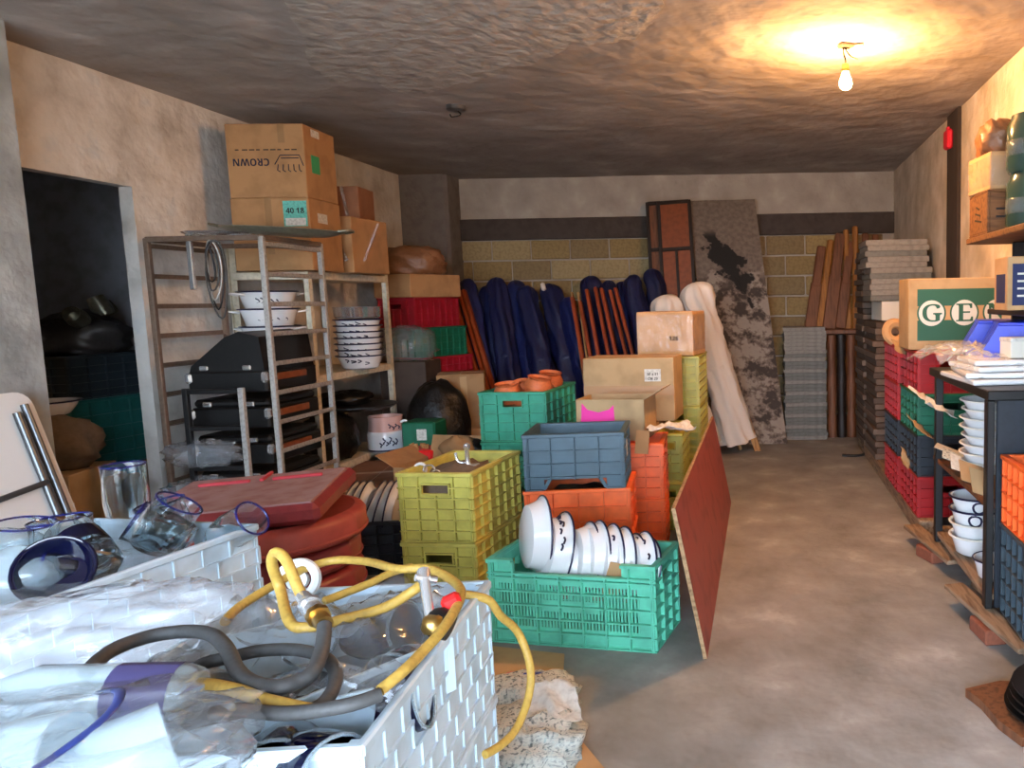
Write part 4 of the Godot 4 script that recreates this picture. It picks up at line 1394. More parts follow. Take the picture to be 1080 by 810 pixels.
	# wooden skids under the right hand stacks
	for i in 2:
		st = mb()
		bevb(st, V(0.87 + 0.3 * i, 0.0, -7.0), V(0.97 + 0.3 * i, 0.098, -4.25), 0.008)
		solo("wooden_skid", ["long wooden skid on the floor edge under the slab stacks", "inner wooden skid under the slab stacks"][i], "skid", done(st), M.plank)
	var sc := thing("bent_hook", "small dark bent metal scrap lying on the floor near the skid", "scrap", V(0.80, 0.0, -6.55))
	st = mb()
	tube(st, smooth_path([V(-0.12, 0.012, 0.0), V(-0.02, 0.012, 0.03), V(0.06, 0.014, 0.0), V(0.09, 0.03, -0.06), V(0.07, 0.07, -0.09)]), 0.012, 8)
	part(sc, "hook", done(st), M.black_steel)


# ------------------------------------------------------------------ crates in the middle of the floor
func build_middle() -> void:
	var st: SurfaceTool
	# two yellow crates
	crate("plastic_crate", "lower yellow crate standing on the floor behind the white crates", V(-1.425, 0, -3.62), 84, V(0.52, 0.30, 0.35), M.p_yellow, "ribs", "yellow crates in the front stack", 6, 6)
	crate("plastic_crate", "upper yellow crate filled with kitchen hardware", V(-1.425, 0.302, -3.62), 84, V(0.52, 0.315, 0.35), M.p_yellow, "ribs", "yellow crates in the front stack", 6, 6)
	st = mb()
	blob(st, T(V(0, 0.10, 0)), V(0.14, 0.14, 0.22), 0.2, 0.2, 140, 26, -0.09, 0.7)
	solo("hardware_heap", "heap of grimy hardware filling the upper yellow crate", "hardware", done(st), M.sack, V(-1.43, 0.37, -3.62))
	var tap := thing("metal_tap", "shiny upright metal tap in the upper yellow crate", "tap", V(-1.39, 0.60, -3.60))
	st = mb()
	lathe(st, Transform3D(), [Vector2(0, 0), Vector2(0.016, 0), Vector2(0.012, 0.02), Vector2(0.010, 0.07), Vector2(0.016, 0.085), Vector2(0.014, 0.10), Vector2(0, 0.108)], 14)
	part(tap, "stem", done(st), M.chrome)
	st = mb()
	tube(st, smooth_path([V(0, 0.01, 0), V(-0.04, 0.02, 0.01), V(-0.055, 0.06, 0.0)]), 0.007, 8)
	part(tap, "lever", done(st), M.chrome)
	st = mb()
	bevb(st, V(-0.03, 0, -0.02), V(0.05, 0.006, 0.03), 0.002)
	part(tap, "plate", done(st), M.steel)
	for i in 3:
		var o := thing("metal_ring", ["white ring handle in the upper yellow crate", "small chrome ring in the upper yellow crate", "grey wire ring leaning in the upper yellow crate"][i], "ring", [V(-1.58, 0.60, -3.52), V(-1.53, 0.60, -3.50), V(-1.49, 0.585, -3.48)][i])
		o.rotation_degrees = V(75, 20 * i, 0)
		part(o, "ring", ring_mesh(0.028 - 0.004 * i, 0.007 - 0.002 * i, 18), [M.enamel, M.chrome, M.steel][i])

	# orange and grey crates
	crate("plastic_crate", "bottom orange crate behind the crate of white plates", V(-0.90, 0, -3.79), 5, V(0.50, 0.235, 0.36), M.p_orange, "ribs", "orange crates under the blue grey crate", 4, 3)
	crate("plastic_crate", "orange crate directly under the blue grey crate", V(-0.90, 0.236, -3.79), 5, V(0.50, 0.235, 0.36), M.p_orange, "ribs", "orange crates under the blue grey crate", 4, 3)
	var gc := crate("plastic_crate", "blue grey crate on top of the orange crates", V(-0.905, 0.471, -3.78), 5, V(0.47, 0.27, 0.36), M.p_grey, "notch", "", 4, 4)
	st = mb()
	bx(st, V(0.2345, 0.13, 0.02), V(0.2365, 0.21, 0.06))
	part(gc, "white_label", done(st), M.paper)
	crate("plastic_crate", "lower of two orange crates behind the blue grey stack", V(-0.77, 0, -4.24), 3, V(0.46, 0.30, 0.36), M.p_orange, "ribs", "orange crates at the red board", 5, 5)
	crate("plastic_crate", "upper of two orange crates behind the blue grey stack", V(-0.77, 0.301, -4.24), 3, V(0.46, 0.30, 0.36), M.p_orange, "ribs", "orange crates at the red board", 5, 5)
	st = mb()
	blob(st, T(V(0, 0.09, 0)), V(0.20, 0.11, 0.13), 0.15, 0.2, 145, 24, -0.08, 0.7)
	solo("bin_bag", "black bag inside the orange crate under the blue grey crate", "bag", done(st), M.black_bag, V(-0.90, 0.25, -3.79), 5)
	# carton with pink paper
	var pk := carton("cardboard_box", "open tan carton with bright pink paper behind the blue grey crate", V(-0.81, 0.602, -4.3), -6, V(0.38, 0.225, 0.26), M.carton_pale, [null, null, null, 150.0])
	st = mb()
	prism(st, T(V(-0.165, 0.045, 0.1305)), PackedVector2Array([Vector2(0.0, 0.04), Vector2(0.19, 0.04), Vector2(0.185, 0.15), Vector2(0.16, 0.125), Vector2(0.10, 0.11), Vector2(0.04, 0.125), Vector2(0.01, 0.16)]), 0.0015)
	part(pk, "pink_sheet", done(st), M.pink_paper)
	st = mb()
	sheet(st, Transform3D(), 0.26, 0.16, 0.04, 0.05, 150, 12, 0.002)
	solo("paper_scrap", "crumpled white paper on the orange crate near the red board", "paper", done(st), M.paper, V(-0.52, 0.65, -4.28), 20)
	st = mb()
	bar(st, V(-0.635, 0.56, -4.00), V(-0.625, 0.68, -4.02), 0.07, 0.004, Vector3.BACK)
	solo("cardboard_flap", "brown cardboard flap between blue grey crate and orange crate", "cardboard", done(st), M.carton)
	# hidden support and the large carton
	carton("cardboard_box", "tan carton under the large carton behind the orange crates", V(-0.88, 0, -4.78), 0, V(0.50, 0.62, 0.44), M.carton_old)
	var bc := carton("cardboard_box", "large tan carton with small white label behind the pink paper", V(-0.80, 0.622, -4.86), -4, V(0.56, 0.39, 0.30), M.carton_pale)
	st = mb()
	bx(st, V(0.10, 0.245, 0.15), V(0.20, 0.32, 0.1512))
	part(bc, "label", done(st), M.paper)
	pr_text(bc, "50 x 31", 0.016, V(0.15, 0.29, 0.1518))
	pr_text(bc, "CM 20", 0.016, V(0.15, 0.262, 0.1518))
	st = mb()
	bx(st, V(-0.279, 0.16, 0.149), V(0.279, 0.22, 0.1506))
	part(bc, "tape", done(st), M.tape)
	# olive crates and the taped carton
	for i in 2:
		crate("plastic_crate", ["lower olive crate beside the red board", "upper olive crate of the near pair beside the red board"][i], V(-0.545, 0.29 * i, -4.72), 90, V(0.46, 0.289, 0.15), M.p_olive, "ribs", "olive crates at the red board", 6, 5)
	for i in 3:
		crate("plastic_crate", ["lowest olive crate of the tall stack at the red board", "middle olive crate of the tall stack at the red board", "topmost olive crate under the taped carton"][i], V(-0.57, 0.33 * i, -5.33), 88, V(0.50, 0.329, 0.34), M.p_olive, "ribs", "tall stack of olive crates", 6, 6)
	var tc := carton("cardboard_box", "brown carton in clear tape on the tall olive crates", V(-0.60, 0.992, -5.25), -10, V(0.38, 0.29, 0.32), M.carton_tan)
	st = mb()
	bx(st, V(-0.192, 0.03, -0.162), V(0.192, 0.27, 0.162))
	part(tc, "film_wrap", done(st), M.film_clear)
	pr_text(tc, "126", 0.03, V(0.06, 0.115, 0.1625))
	# green crate of clay pots, on a green crate
	crate("plastic_crate", "lower green crate under the crate of clay pots", V(-1.57, 0, -5.22), 86, V(0.62, 0.235, 0.44), M.p_green, "ribs", "green crates of the clay pots", 5, 4)
	crate("plastic_crate", "second green crate under the crate of clay pots", V(-1.57, 0.236, -5.22), 86, V(0.62, 0.235, 0.44), M.p_green, "ribs", "green crates of the clay pots", 5, 4)
	crate("plastic_crate", "green crate filled with orange clay pots", V(-1.57, 0.473, -5.22), 86, V(0.62, 0.32, 0.44), M.p_green, "ribs", "green crates of the clay pots", 5, 5)
	var claypot := mb()
	lathe(claypot, Transform3D(), [Vector2(0, 0), Vector2(0.05, 0), Vector2(0.085, 0.04), Vector2(0.09, 0.08), Vector2(0.07, 0.12), Vector2(0.078, 0.135), Vector2(0.070, 0.135), Vector2(0.062, 0.12), Vector2(0.08, 0.08), Vector2(0.04, 0.02), Vector2(0, 0.015)], 22)
	var cpm := done(claypot)
	var cp := [[-1.67, -5.09, 8, 0], [-1.57, -5.16, 50, 20], [-1.48, -5.08, 10, -8], [-1.48, -5.26, 60, 20], [-1.66, -5.27, 60, 10], [-1.49, -5.42, 10, 5], [-1.64, -5.42, 40, 10]]
	for i in cp.size():
		var c: Array = cp[i]
		var o := solo("clay_pot", ["orange clay pot at the left end of the green crate", "orange clay pot lying on its side left in the green crate", "orange clay pot in the middle front of the green crate", "tipped orange clay pot showing its dark mouth in the green crate", "orange clay pot lying at the right end of the green crate", "upright orange clay pot at the right back of the green crate", "orange clay pot at the back of the green crate"][i], "clay pot", cpm, M.terracotta, V(c[0], 0.70 + 0.02 * (i % 3), c[1]), 0, "clay pots in the green crate")
		o.rotation_degrees = V(c[2], 15 * i, c[3])
	st = mb()
	blob(st, T(V(0, 0.08, 0)), V(0.16, 0.10, 0.25), 0.2, 0.2, 160, 24, -0.08, 0.7)
	solo("packing_paper", "brown packing paper under the clay pots in the green crate", "paper", done(st), M.carton_old, V(-1.57, 0.52, -5.22), 0)

	# front green crate with enamel plates
	var t := T(V(-0.735, 0, -3.09), -11.0)
	crate("plastic_crate", "front aqua green crate with slotted sides full of white plates", t.origin, -11.0, V(0.70, 0.345, 0.32), M.p_aqua, "slots", "", 7, 6)
	var plates := [[-0.27, 0.165, 0.04, 8, 0.40], [-0.19, 0.16, 0.04, 20, 0.35], [-0.115, 0.135, 0.04, 24, 0.31], [-0.06, 0.14, 0.035, 12, 0.325], [-0.01, 0.14, 0.03, 10, 0.33], [0.045, 0.14, 0.03, 12, 0.32], [0.095, 0.135, 0.03, 12, 0.315], [0.14, 0.125, 0.03, 14, 0.30], [0.18, 0.13, 0.03, 14, 0.305], [0.205, 0.11, 0.03, 16, 0.30]]
	for i in plates.size():
		var p: Array = plates[i]
		var o := thing("enamel_plate", ["large white enamel bowl standing at the left end of the aqua crate", "white enamel bowl with many blue marks leaning on the large one", "white enamel dish leaning third from the left in the aqua crate", "fourth white enamel dish in the aqua crate", "fifth plain white enamel dish in the aqua crate", "sixth white enamel dish with one blue mark in the aqua crate",
			"seventh white enamel dish in the aqua crate", "eighth white enamel dish behind the brown tag in the aqua crate", "ninth white enamel dish with blue flowers in the aqua crate", "rightmost white enamel dish with blue scribbles in the aqua crate"][i], "dish", Vector3.ZERO, 0, "enamel dishes standing in the aqua crate")
		o.transform = t * T(V(p[0] + 0.02, p[4], 0.03), 0, 0, 0) * Transform3D(Basis(Vector3.BACK, deg_to_rad(-p[3])) * Basis(Vector3.UP, deg_to_rad(40.0)) * Basis(Vector3.BACK, deg_to_rad(-90.0)), Vector3.ZERO)
		part(o, "dish", bowl_mesh(p[1], p[2] + 0.03, 0.62), M.enamel)
		part(o, "rim", ring_mesh(p[1], 0.004), M.enamel_blue, V(0, p[2] + 0.032, 0))
		if i in [1, 5, 6, 8, 9]:
			st = mb()
			for k in (14 if i == 1 else 7):
				var a: float = rng.randf_range(2.0, 4.0)
				var rr: float = p[1] * rng.randf_range(0.68, 0.9)
				var yy: float = (p[2] + 0.03) * clampf((rr / p[1] - 0.58) * 2.0, 0.1, 0.7) - 0.004
				tube(st, smooth_path([V(cos(a) * rr, yy, sin(a) * rr), V(cos(a + 0.12) * rr * 1.03, yy + 0.004, sin(a + 0.12) * rr * 1.03), V(cos(a + 0.2) * rr, yy, sin(a + 0.2) * rr)], 3), 0.0045, 5)
			part(o, "blue_drawing", done(st), M.enamel_blue)
	st = mb()
	box(st, t * T(V(0.165, 0.265, 0.11), 20, 10, -18), V(0.07, 0.15, 0.002))
	solo("cardboard_tag", "brown cardboard spacer between the white dishes of the aqua crate", "cardboard", done(st), M.carton_tan)

	# red board leaning on the crates
	var rb := thing("plywood_sheet", "long dark red plywood sheet leaning against the olive and orange crates", "board", V(-0.225, 0, -3.96))
	var a0 := V(0.0, 0.0, 1.145)
	var lean := V(-0.105, 0.585, -0.01)
	var along := V(0.006, 0.0, -2.29)
	var nrm := along.cross(lean).normalized()
	st = mb()
	var c := [a0, a0 + along, a0 + along + lean, a0 + lean]
	qo(st, c[0], c[1], c[2], c[3], nrm)
	part(rb, "face", done(st), M.red_board)
	st = mb()
	var th := nrm * -0.015
	qo(st, c[0] + th, c[1] + th, c[2] + th, c[3] + th, -nrm)
	for i in 4:
		var j := (i + 1) % 4
		qo(st, c[i], c[j], c[j] + th, c[i] + th, ((c[i] + c[j]) / 2.0 - (c[0] + c[2]) / 2.0))
	part(rb, "edge", done(st), M.board_edge)

	# maroon trays and lids
	var base := V(-1.93, 0, -2.93)
	for i in 5:
		var o := thing("round_lid", ["maroon round tub lid at the bottom of the maroon stack", "second maroon round lid from the floor of the stack", "maroon round lid in the middle of the stack", "purplish maroon round lid below the brick red one", "brick red round lid under the dusty square tray"][i], "lid", base + V(0.02 * sin(i * 2.0), 0.115 * i, 0.02 * cos(i * 1.3)), 0, "maroon lids of the stack")
		var r := 0.34 - 0.015 * (i % 2)
		st = mb()
		lathe(st, Transform3D(), [Vector2(0, 0.004), Vector2(r - 0.04, 0.0), Vector2(r - 0.012, 0.008), Vector2(r, 0.02), Vector2(r, 0.088), Vector2(r - 0.012, 0.104), Vector2(r - 0.04, 0.112), Vector2(r - 0.05, 0.106), Vector2(0, 0.104)], 44)
		part(o, "lid", done(st), [M.maroon, M.maroon, M.maroon, M.maroon, M.clay_red][i])
		part(o, "bead", ring_mesh(r, 0.006, 44), [M.maroon, M.maroon, M.maroon, M.maroon, M.clay_red][i], V(0, 0.03, 0))
	var sq := thing("square_tray", "dusty maroon square tray upside down on the round lids", "tray", base + V(-0.03, 0.582, 0.02), 14)
	sq.rotation_degrees.x = 3
	sq.rotation_degrees.z = 2
	st = mb()
	bevb(st, V(-0.31, 0, -0.27), V(0.31, 0.075, 0.27), 0.02)
	part(sq, "body", done(st), M.maroon)
	st = mb()
	bevb(st, V(-0.285, 0.07, -0.245), V(0.285, 0.080, 0.245), 0.004)
	var dt := part(sq, "dusty_top", done(st), M.maroon_dusty)
	st = mb()
	for s: float in [-1.0, 1.0]:
		bevb(st, V(s * 0.13 - 0.09, 0.08, -0.14), V(s * 0.13 + 0.09, 0.092, -0.125), 0.003)
	bevb(st, V(-0.008, 0.08, -0.245), V(0.008, 0.092, -0.13), 0.003)
	part(dt, "ridge", done(st), M.pink_ridge)


func pr_text(o: Node3D, s: String, high: float, at: Vector3) -> void:
	part(o, "print", words(s, high, true), M.print_dark, at)


# ------------------------------------------------------------------ white crates, glassware and hoses up front
func build_foreground() -> void:
	var st: SurfaceTool
	# right hand stack
	var rc := V(-0.80, 0, -1.275)
	for i in 3:
		crate("plastic_crate", ["bottom white crate of the stack with the hoses", "middle white crate of the stack with the hoses", "top white crate holding cobalt glasses and hoses"][i], rc + V(0, 0.256 * i, 0), 94, V(0.62, 0.255, 0.47), M.p_white, "brick", "white crates of the hose stack", 9, 5)
	# left hand stack
	var lc := V(-1.418 - 0.174 * 0.34 - 0.985 * 0.27, 0, -2.125 + 0.985 * 0.34 - 0.174 * 0.27)
	for i in 3:
		crate("plastic_crate", ["bottom white crate of the glassware stack at the left", "middle white crate of the glassware stack at the left", "top white crate full of clear drinking glasses"][i], lc + V(0, 0.251 * i, 0), 80, V(0.68, 0.25, 0.54), M.p_white, "brick", "white crates of the glassware stack", 8, 5)
	# near stack under the plastic bundle
	var nc := V(-1.26, 0, -0.93)
	for i in 3:
		crate("plastic_crate", ["bottom white crate beneath the plastic wrapped bundle", "middle white crate beneath the plastic wrapped bundle", "top white crate beneath the plastic wrapped bundle"][i], nc + V(0, 0.225 * i, 0), 100, V(0.60, 0.224, 0.45), M.p_white, "brick", "white crates of the near stack", 8, 5)
	# glassware in the left crate
	var gl := [
		[V(-1.888, 0.700, -2.257), V(0, 0, 0), 0.055, 0.20, "tall clear glass with blue rim standing highest in the white crate"],
		[V(-1.648, 0.720, -2.022), V(0, 20, -35), 0.058, 0.14, "tilted clear glass leaning below the tall blue rimmed one"],
		[V(-1.776, 0.700, -1.923), V(0, 0, 3), 0.065, 0.13, "round clear glass with dark blue rim in the middle of the crate"],
		[V(-1.666, 0.700, -2.134), V(5, 0, 10), 0.060, 0.12, "clear glass with thin rim behind the tilted one"],
		[V(-1.569, 0.720, -2.066), V(0, 30, 55), 0.055, 0.14, "clear glass lying to the right in the white crate"],
		[V(-1.505, 0.720, -2.079), V(10, 0, -60), 0.050, 0.13, "clear glass lying in the corner by the maroon trays"],
		[V(-1.862, 0.700, -1.893), V(0, 0, -8), 0.062, 0.13, "clear glass standing at the far left of the white crate"],
		[V(-1.581, 0.720, -1.836), V(0, 40, 70), 0.055, 0.14, "clear glass lying near the blue banded one"]]
	for i in gl.size():
		var g: Array = gl[i]
		tumbler("drinking_glass", g[4], g[0], g[1], g[2], g[3], M.glass, M.glass_blue, "drinking glasses in the white crate")
	var bc := thing("cobalt_bowl", "dark cobalt blue glass bowl turned mouth to the viewer in the crate", "bowl", V(-1.621, 0.745, -1.744))
	bc.rotation_degrees = V(60, 25, 0)
	part(bc, "bowl", bowl_mesh(0.075, 0.06, 0.5), M.glass_cobalt)
	part(bc, "rim", ring_mesh(0.075, 0.004), M.glass_cobalt, V(0, 0.062, 0))
	var bb := thing("banded_glass", "clear glass with broad cobalt blue band lying in the crate", "glass", V(-1.593, 0.745, -1.806))
	bb.rotation_degrees = V(0, -25, 62)
	st = mb()
	lathe(st, Transform3D(), [Vector2(0, 0), Vector2(0.05, 0), Vector2(0.055, 0.05), Vector2(0.052, 0.14), Vector2(0.049, 0.14), Vector2(0.05, 0.05), Vector2(0, 0.01)], 22)
	part(bb, "body", done(st), M.glass)
	st = mb()
	lathe(st, Transform3D(), [Vector2(0.0556, 0.055), Vector2(0.0546, 0.105)], 22)
	part(bb, "blue_band", done(st), M.glass_cobalt)
	for i in 2:
		st = mb()
		blob(st, T(V(0, 0.05, 0)), V(0.10, 0.065, 0.09), 0.15, 0.15, 170 + i, 28, -0.05)
		solo("glass_globe", ["milky glass globe at the near left of the white crate", "second milky glass globe at the very edge of the crate"][i], "globe", done(st), M.glass_milky, [V(-1.719, 0.700, -1.741), V(-1.912, 0.700, -1.889)][i])
	st = mb()
	blob(st, T(V(0, 0.09, 0)), V(0.21, 0.09, 0.27), 0.3, 0.2, 175, 34, -0.09, 0.7, true)
	solo("plastic_film", "crumpled clear film packed between the glasses in the white crate", "film", done(st), M.film_clear, V(-1.75, 0.56, -1.83), 0)
	# cobalt glasses under film in the right crate
	var cg := [[V(-0.70, 0.70, -1.06), 20], [V(-0.86, 0.70, -1.08), 60], [V(-0.63, 0.70, -1.20), 100], [V(-0.92, 0.70, -1.50), 30], [V(-0.78, 0.70, -1.50), 75], [V(-0.65, 0.70, -1.32), 10], [V(-0.95, 0.70, -1.25), 45], [V(-0.64, 0.71, -1.02), 60], [V(-0.78, 0.70, -1.22), 0]]
	for i in cg.size():
		var o := thing("cobalt_glass", ["cobalt glass at the near wall of the hose crate", "cobalt glass in the near left corner of the hose crate", "cobalt glass beside the brass regulator", "cobalt glass in the far left corner of the hose crate", "cobalt glass at the far wall of the hose crate", "cobalt glass below the chrome valve", "cobalt glass under the film at the left wall", "cobalt glass in the near right corner of the hose crate", "cobalt glass in the centre of the hose crate"][i], "glass", cg[i][0], cg[i][1], "cobalt glasses in the hose crate")
		o.rotation_degrees.x = 78
		var st2 := mb()
		lathe(st2, Transform3D(), [Vector2(0, -0.06), Vector2(0.04, -0.06), Vector2(0.05, -0.03), Vector2(0.055, 0.02), Vector2(0.052, 0.07), Vector2(0.048, 0.07), Vector2(0.05, 0.02), Vector2(0, -0.04)], 20)
		part(o, "bowl", done(st2), M.glass_cobalt)
		part(o, "rim", ring_mesh(0.05, 0.003, 20), M.glass_milky, V(0, 0.07, 0))
	for i in 3:
		st = mb()
		bevb(st, V(-0.004, 0, -0.17), V(0.004, 0.10, 0.17), 0.002)
		solo("crate_divider", ["pale plastic divider near the front wall of the hose crate", "pale plastic divider in the middle of the hose crate", "pale plastic divider at the back of the hose crate"][i], "divider", done(st), M.p_white, [V(-0.76, 0.66, -1.07), V(-0.66, 0.66, -1.20), V(-0.86, 0.66, -1.47)][i], [-60, -35, -50][i])
	st = mb()
	sheet(st, T(V(-0.80, 0.785, -1.30), 8), 0.40, 0.42, 0.07, 0.035, 180, 30, 0.0, 0.03)
	solo("plastic_film", "crumpled clear film lying over the cobalt glasses under the hoses", "film", done(st), M.film_grey)
	# hoses
	hose("gas_hose", "thick grey rubber hose snaking over the white crate", M.hose_grey, 0.011, [[V(-0.988, 0.83, -1.079), V(-1.020, 0.825, -1.159), V(-1.012, 0.82, -1.221), V(-0.966, 0.82, -1.240), V(-0.896, 0.83, -1.204), V(-0.833, 0.83, -1.150), V(-0.782, 0.82, -1.097), V(-0.742, 0.815, -1.069), V(-0.695, 0.815, -1.054), V(-0.676, 0.815, -1.070), V(-0.666, 0.82, -1.090), V(-0.682, 0.83, -1.144), V(-0.70, 0.85, -1.185)]])
	hose("gas_hose", "second grey hose loop lying lower across the white crate", M.hose_grey, 0.010, [[V(-0.868, 0.805, -1.084), V(-0.874, 0.805, -1.146), V(-0.844, 0.805, -1.174), V(-0.807, 0.805, -1.196), V(-0.745, 0.805, -1.193), V(-0.684, 0.805, -1.158), V(-0.643, 0.80, -1.107), V(-0.627, 0.795, -1.048), V(-0.646, 0.79, -1.025)]])
	hose("gas_hose", "grey hose length at the near edge of the white crate", M.hose_grey, 0.010, [[V(-0.76, 0.80, -1.01), V(-0.722, 0.805, -1.010), V(-0.651, 0.805, -0.999), V(-0.576, 0.81, -1.007), V(-0.542, 0.81, -1.036)]])
	hose("gas_hose", "yellow hose with a high bent loop at the brass fitting", M.hose_yellow, 0.009, [[V(-0.79, 0.86, -1.28), V(-0.805, 0.88, -1.291), V(-0.835, 0.915, -1.315), V(-0.858, 0.925, -1.325), V(-0.872, 0.90, -1.335), V(-0.868, 0.85, -1.345), V(-0.811, 0.82, -1.273), V(-0.774, 0.815, -1.259), V(-0.728, 0.815, -1.292), V(-0.674, 0.82, -1.330), V(-0.634, 0.84, -1.360), V(-0.614, 0.855, -1.350)]])
	hose("gas_hose", "long yellow hose circling the rim of the white crate", M.hose_yellow, 0.0085, [[V(-0.959, 0.80, -1.326), V(-0.978, 0.80, -1.393), V(-0.965, 0.81, -1.470), V(-0.943, 0.82, -1.531), V(-0.90, 0.825, -1.575), V(-0.814, 0.83, -1.548), V(-0.718, 0.84, -1.472), V(-0.654, 0.84, -1.468), V(-0.581, 0.83, -1.413), V(-0.545, 0.83, -1.339), V(-0.523, 0.83, -1.213), V(-0.530, 0.82, -1.140), V(-0.531, 0.82, -1.084), V(-0.548, 0.81, -1.048)]])
	hose("gas_hose", "short yellow hose length in the middle of the white crate", M.hose_yellow, 0.0075, [[V(-0.802, 0.82, -1.363), V(-0.757, 0.825, -1.433), V(-0.734, 0.83, -1.479), V(-0.70, 0.835, -1.500)]])
	hose("gas_hose", "yellow hose end hanging outside the white crate", M.hose_yellow, 0.0085, [[V(-0.60, 0.775, -1.50), V(-0.562, 0.755, -1.52), V(-0.55, 0.709, -1.55), V(-0.535, 0.655, -1.60), V(-0.515, 0.602, -1.60), V(-0.503, 0.559, -1.58), V(-0.505, 0.517, -1.55), V(-0.515, 0.487, -1.50), V(-0.528, 0.485, -1.45), V(-0.545, 0.49, -1.41)]])
	hose("gas_hose", "pale yellow hose length beside the plastic bundle", M.hose_yellow, 0.010, [[V(-0.86, 0.81, -1.07), V(-0.81, 0.815, -1.064), V(-0.757, 0.81, -1.056), V(-0.704, 0.805, -1.036), V(-0.621, 0.80, -1.012)]])
	# brass fitting between yellow and grey hose
	var fit := thing("hose_fitting", "brass and chrome fitting joining yellow and grey hose", "fitting", V(-0.70, 0.85, -1.187))
	fit.transform.basis = Basis(Quaternion(Vector3.UP, (V(-0.79, 0.862, -1.28) - V(-0.70, 0.85, -1.187)).normalized()))
	var parts := [[0.0, 0.03, 0.013, "brass"], [0.03, 0.045, 0.018, "brass"], [0.048, 0.075, 0.014, "chrome"], [0.077, 0.09, 0.018, "chrome"], [0.092, 0.125, 0.012, "chrome"]]
	for p in parts:
		st = mb()
		lathe(st, Transform3D(), [Vector2(0, p[0]), Vector2(p[2], p[0]), Vector2(p[2] + 0.001, (p[0] + p[1]) / 2), Vector2(p[2], p[1]), Vector2(0, p[1])], 8 if p[2] > 0.015 else 16)
		part(fit, "nut" if p[2] > 0.015 else "sleeve", done(st), M[p[3]])
	# valve with red knob
	var vv := thing("gas_regulator", "chrome and brass gas valve with a red knob on the crate rim", "valve", V(-0.565, 0.80, -1.27))
	vv.scale = V(0.8, 0.8, 0.8)
	st = mb()
	lathe(st, T(V(0, 0.0, 0)), [Vector2(0, 0), Vector2(0.022, 0), Vector2(0.026, 0.01), Vector2(0.02, 0.03), Vector2(0.012, 0.035), Vector2(0, 0.035)], 18)
	part(vv, "brass_nut", done(st), M.brass)
	st = mb()
	lathe(st, T(V(0.0, 0.01, -0.02), 0, 0, 70), [Vector2(0, -0.03), Vector2(0.03, -0.03), Vector2(0.034, 0.0), Vector2(0.024, 0.02), Vector2(0, 0.02)], 18)
	part(vv, "black_body", done(st), M.black_plastic)
	st = mb()
	tube(st, [V(-0.01, 0.02, -0.01), V(-0.04, 0.09, -0.06)], 0.011, 10)
	tube(st, [V(-0.055, 0.10, -0.05), V(-0.02, 0.085, -0.075)], 0.008, 10)
	tube(st, [V(-0.04, 0.09, -0.06), V(-0.05, 0.105, -0.08)], 0.014, 8)
	part(vv, "stem", done(st), M.chrome)
	st = mb()
	bev(st, T(V(0.02, 0.045, -0.05), 20, 0, 20), V(0.04, 0.03, 0.03), 0.007)
	part(vv, "red_knob", done(st), M.red_plastic)
	# small white reel at the far rim
	var reel := thing("white_reel", "white plastic reel behind the far rim of the white crate", "reel", V(-0.95, 0.80, -1.53))
	reel.rotation_degrees = V(70, 10, 0)
	part(reel, "flange", ring_mesh(0.035, 0.010, 20), M.white_plastic)
	st = mb()
	lathe(st, Transform3D(), [Vector2(0, -0.008), Vector2(0.02, -0.008), Vector2(0.02, 0.008), Vector2(0, 0.008)], 16)
	part(reel, "hub", done(st), M.white_plastic)
	# plastic wrapped bundles in front
	var bn := thing("plastic_bundle", "large clear plastic bundle of wrapped glassware nearest the viewer", "bundle", V(-0.93, 0.768, -0.84), 12)
	st = mb()
	blob(st, T(V(0, 0.04, 0)), V(0.26, 0.055, 0.17), 0.28, 0.16, 190, 56, -0.04, 0.75, true)
	part(bn, "outer_film", done(st), M.film_grey)
	st = mb()
	blob(st, T(V(0, 0.035, 0)), V(0.22, 0.04, 0.13), 0.3, 0.14, 191, 40, -0.03, 0.75)
	part(bn, "inner_film", done(st), M.film_pale)
	for i in 4:
		st = mb()
		lathe(st, Transform3D(), [Vector2(0, -0.06), Vector2(0.04, -0.06), Vector2(0.052, 0), Vector2(0.05, 0.06), Vector2(0.046, 0.06), Vector2(0.047, 0), Vector2(0, -0.05)], 20)
		var p := part(bn, "wrapped_glass", done(st), M.glass_milky, V(-0.17 + 0.11 * i, 0.052, 0.04 * (i % 2) - 0.02))
		p.rotation_degrees = V(80, 40 * i, 0)
	st = mb()
	tube(st, smooth_path([V(0.07, 0.08, -0.13), V(0.13, 0.105, -0.07), V(0.15, 0.105, 0.0), V(0.12, 0.09, 0.08), V(0.06, 0.07, 0.12)]), 0.006, 8, 0.4)
	part(bn, "blue_rim", done(st), M.rim_blue)
	st = mb()
	blob(st, T(V(0, 0.06, 0)), V(0.25, 0.075, 0.15), 0.22, 0.16, 193, 48, -0.06, 0.75, true)
	solo("plastic_bundle", "pale film bundle lying between the glassware crate and hoses", "bundle", done(st), M.film, V(-1.25, 0.685, -1.36), 30)
	var pb := thing("wrapped_bottle", "film wrapped clear bottle with a violet band on the near bundle", "bottle", V(-0.96, 0.825, -1.02), 0)
	pb.rotation_degrees = V(0, 8, 86)
	st = mb()
	lathe(st, Transform3D(), [Vector2(0, -0.16), Vector2(0.035, -0.16), Vector2(0.042, -0.14), Vector2(0.042, 0.04), Vector2(0.02, 0.10), Vector2(0.018, 0.15), Vector2(0.015, 0.15), Vector2(0.018, 0.1), Vector2(0.039, 0.04), Vector2(0.038, -0.14), Vector2(0, -0.15)], 22)
	part(pb, "body", done(st), M.glass_milky)
	st = mb()
	lathe(st, Transform3D(), [Vector2(0.0428, -0.14), Vector2(0.0428, -0.06)], 22)
	part(pb, "violet_band", done(st), M.violet)
	st = mb()
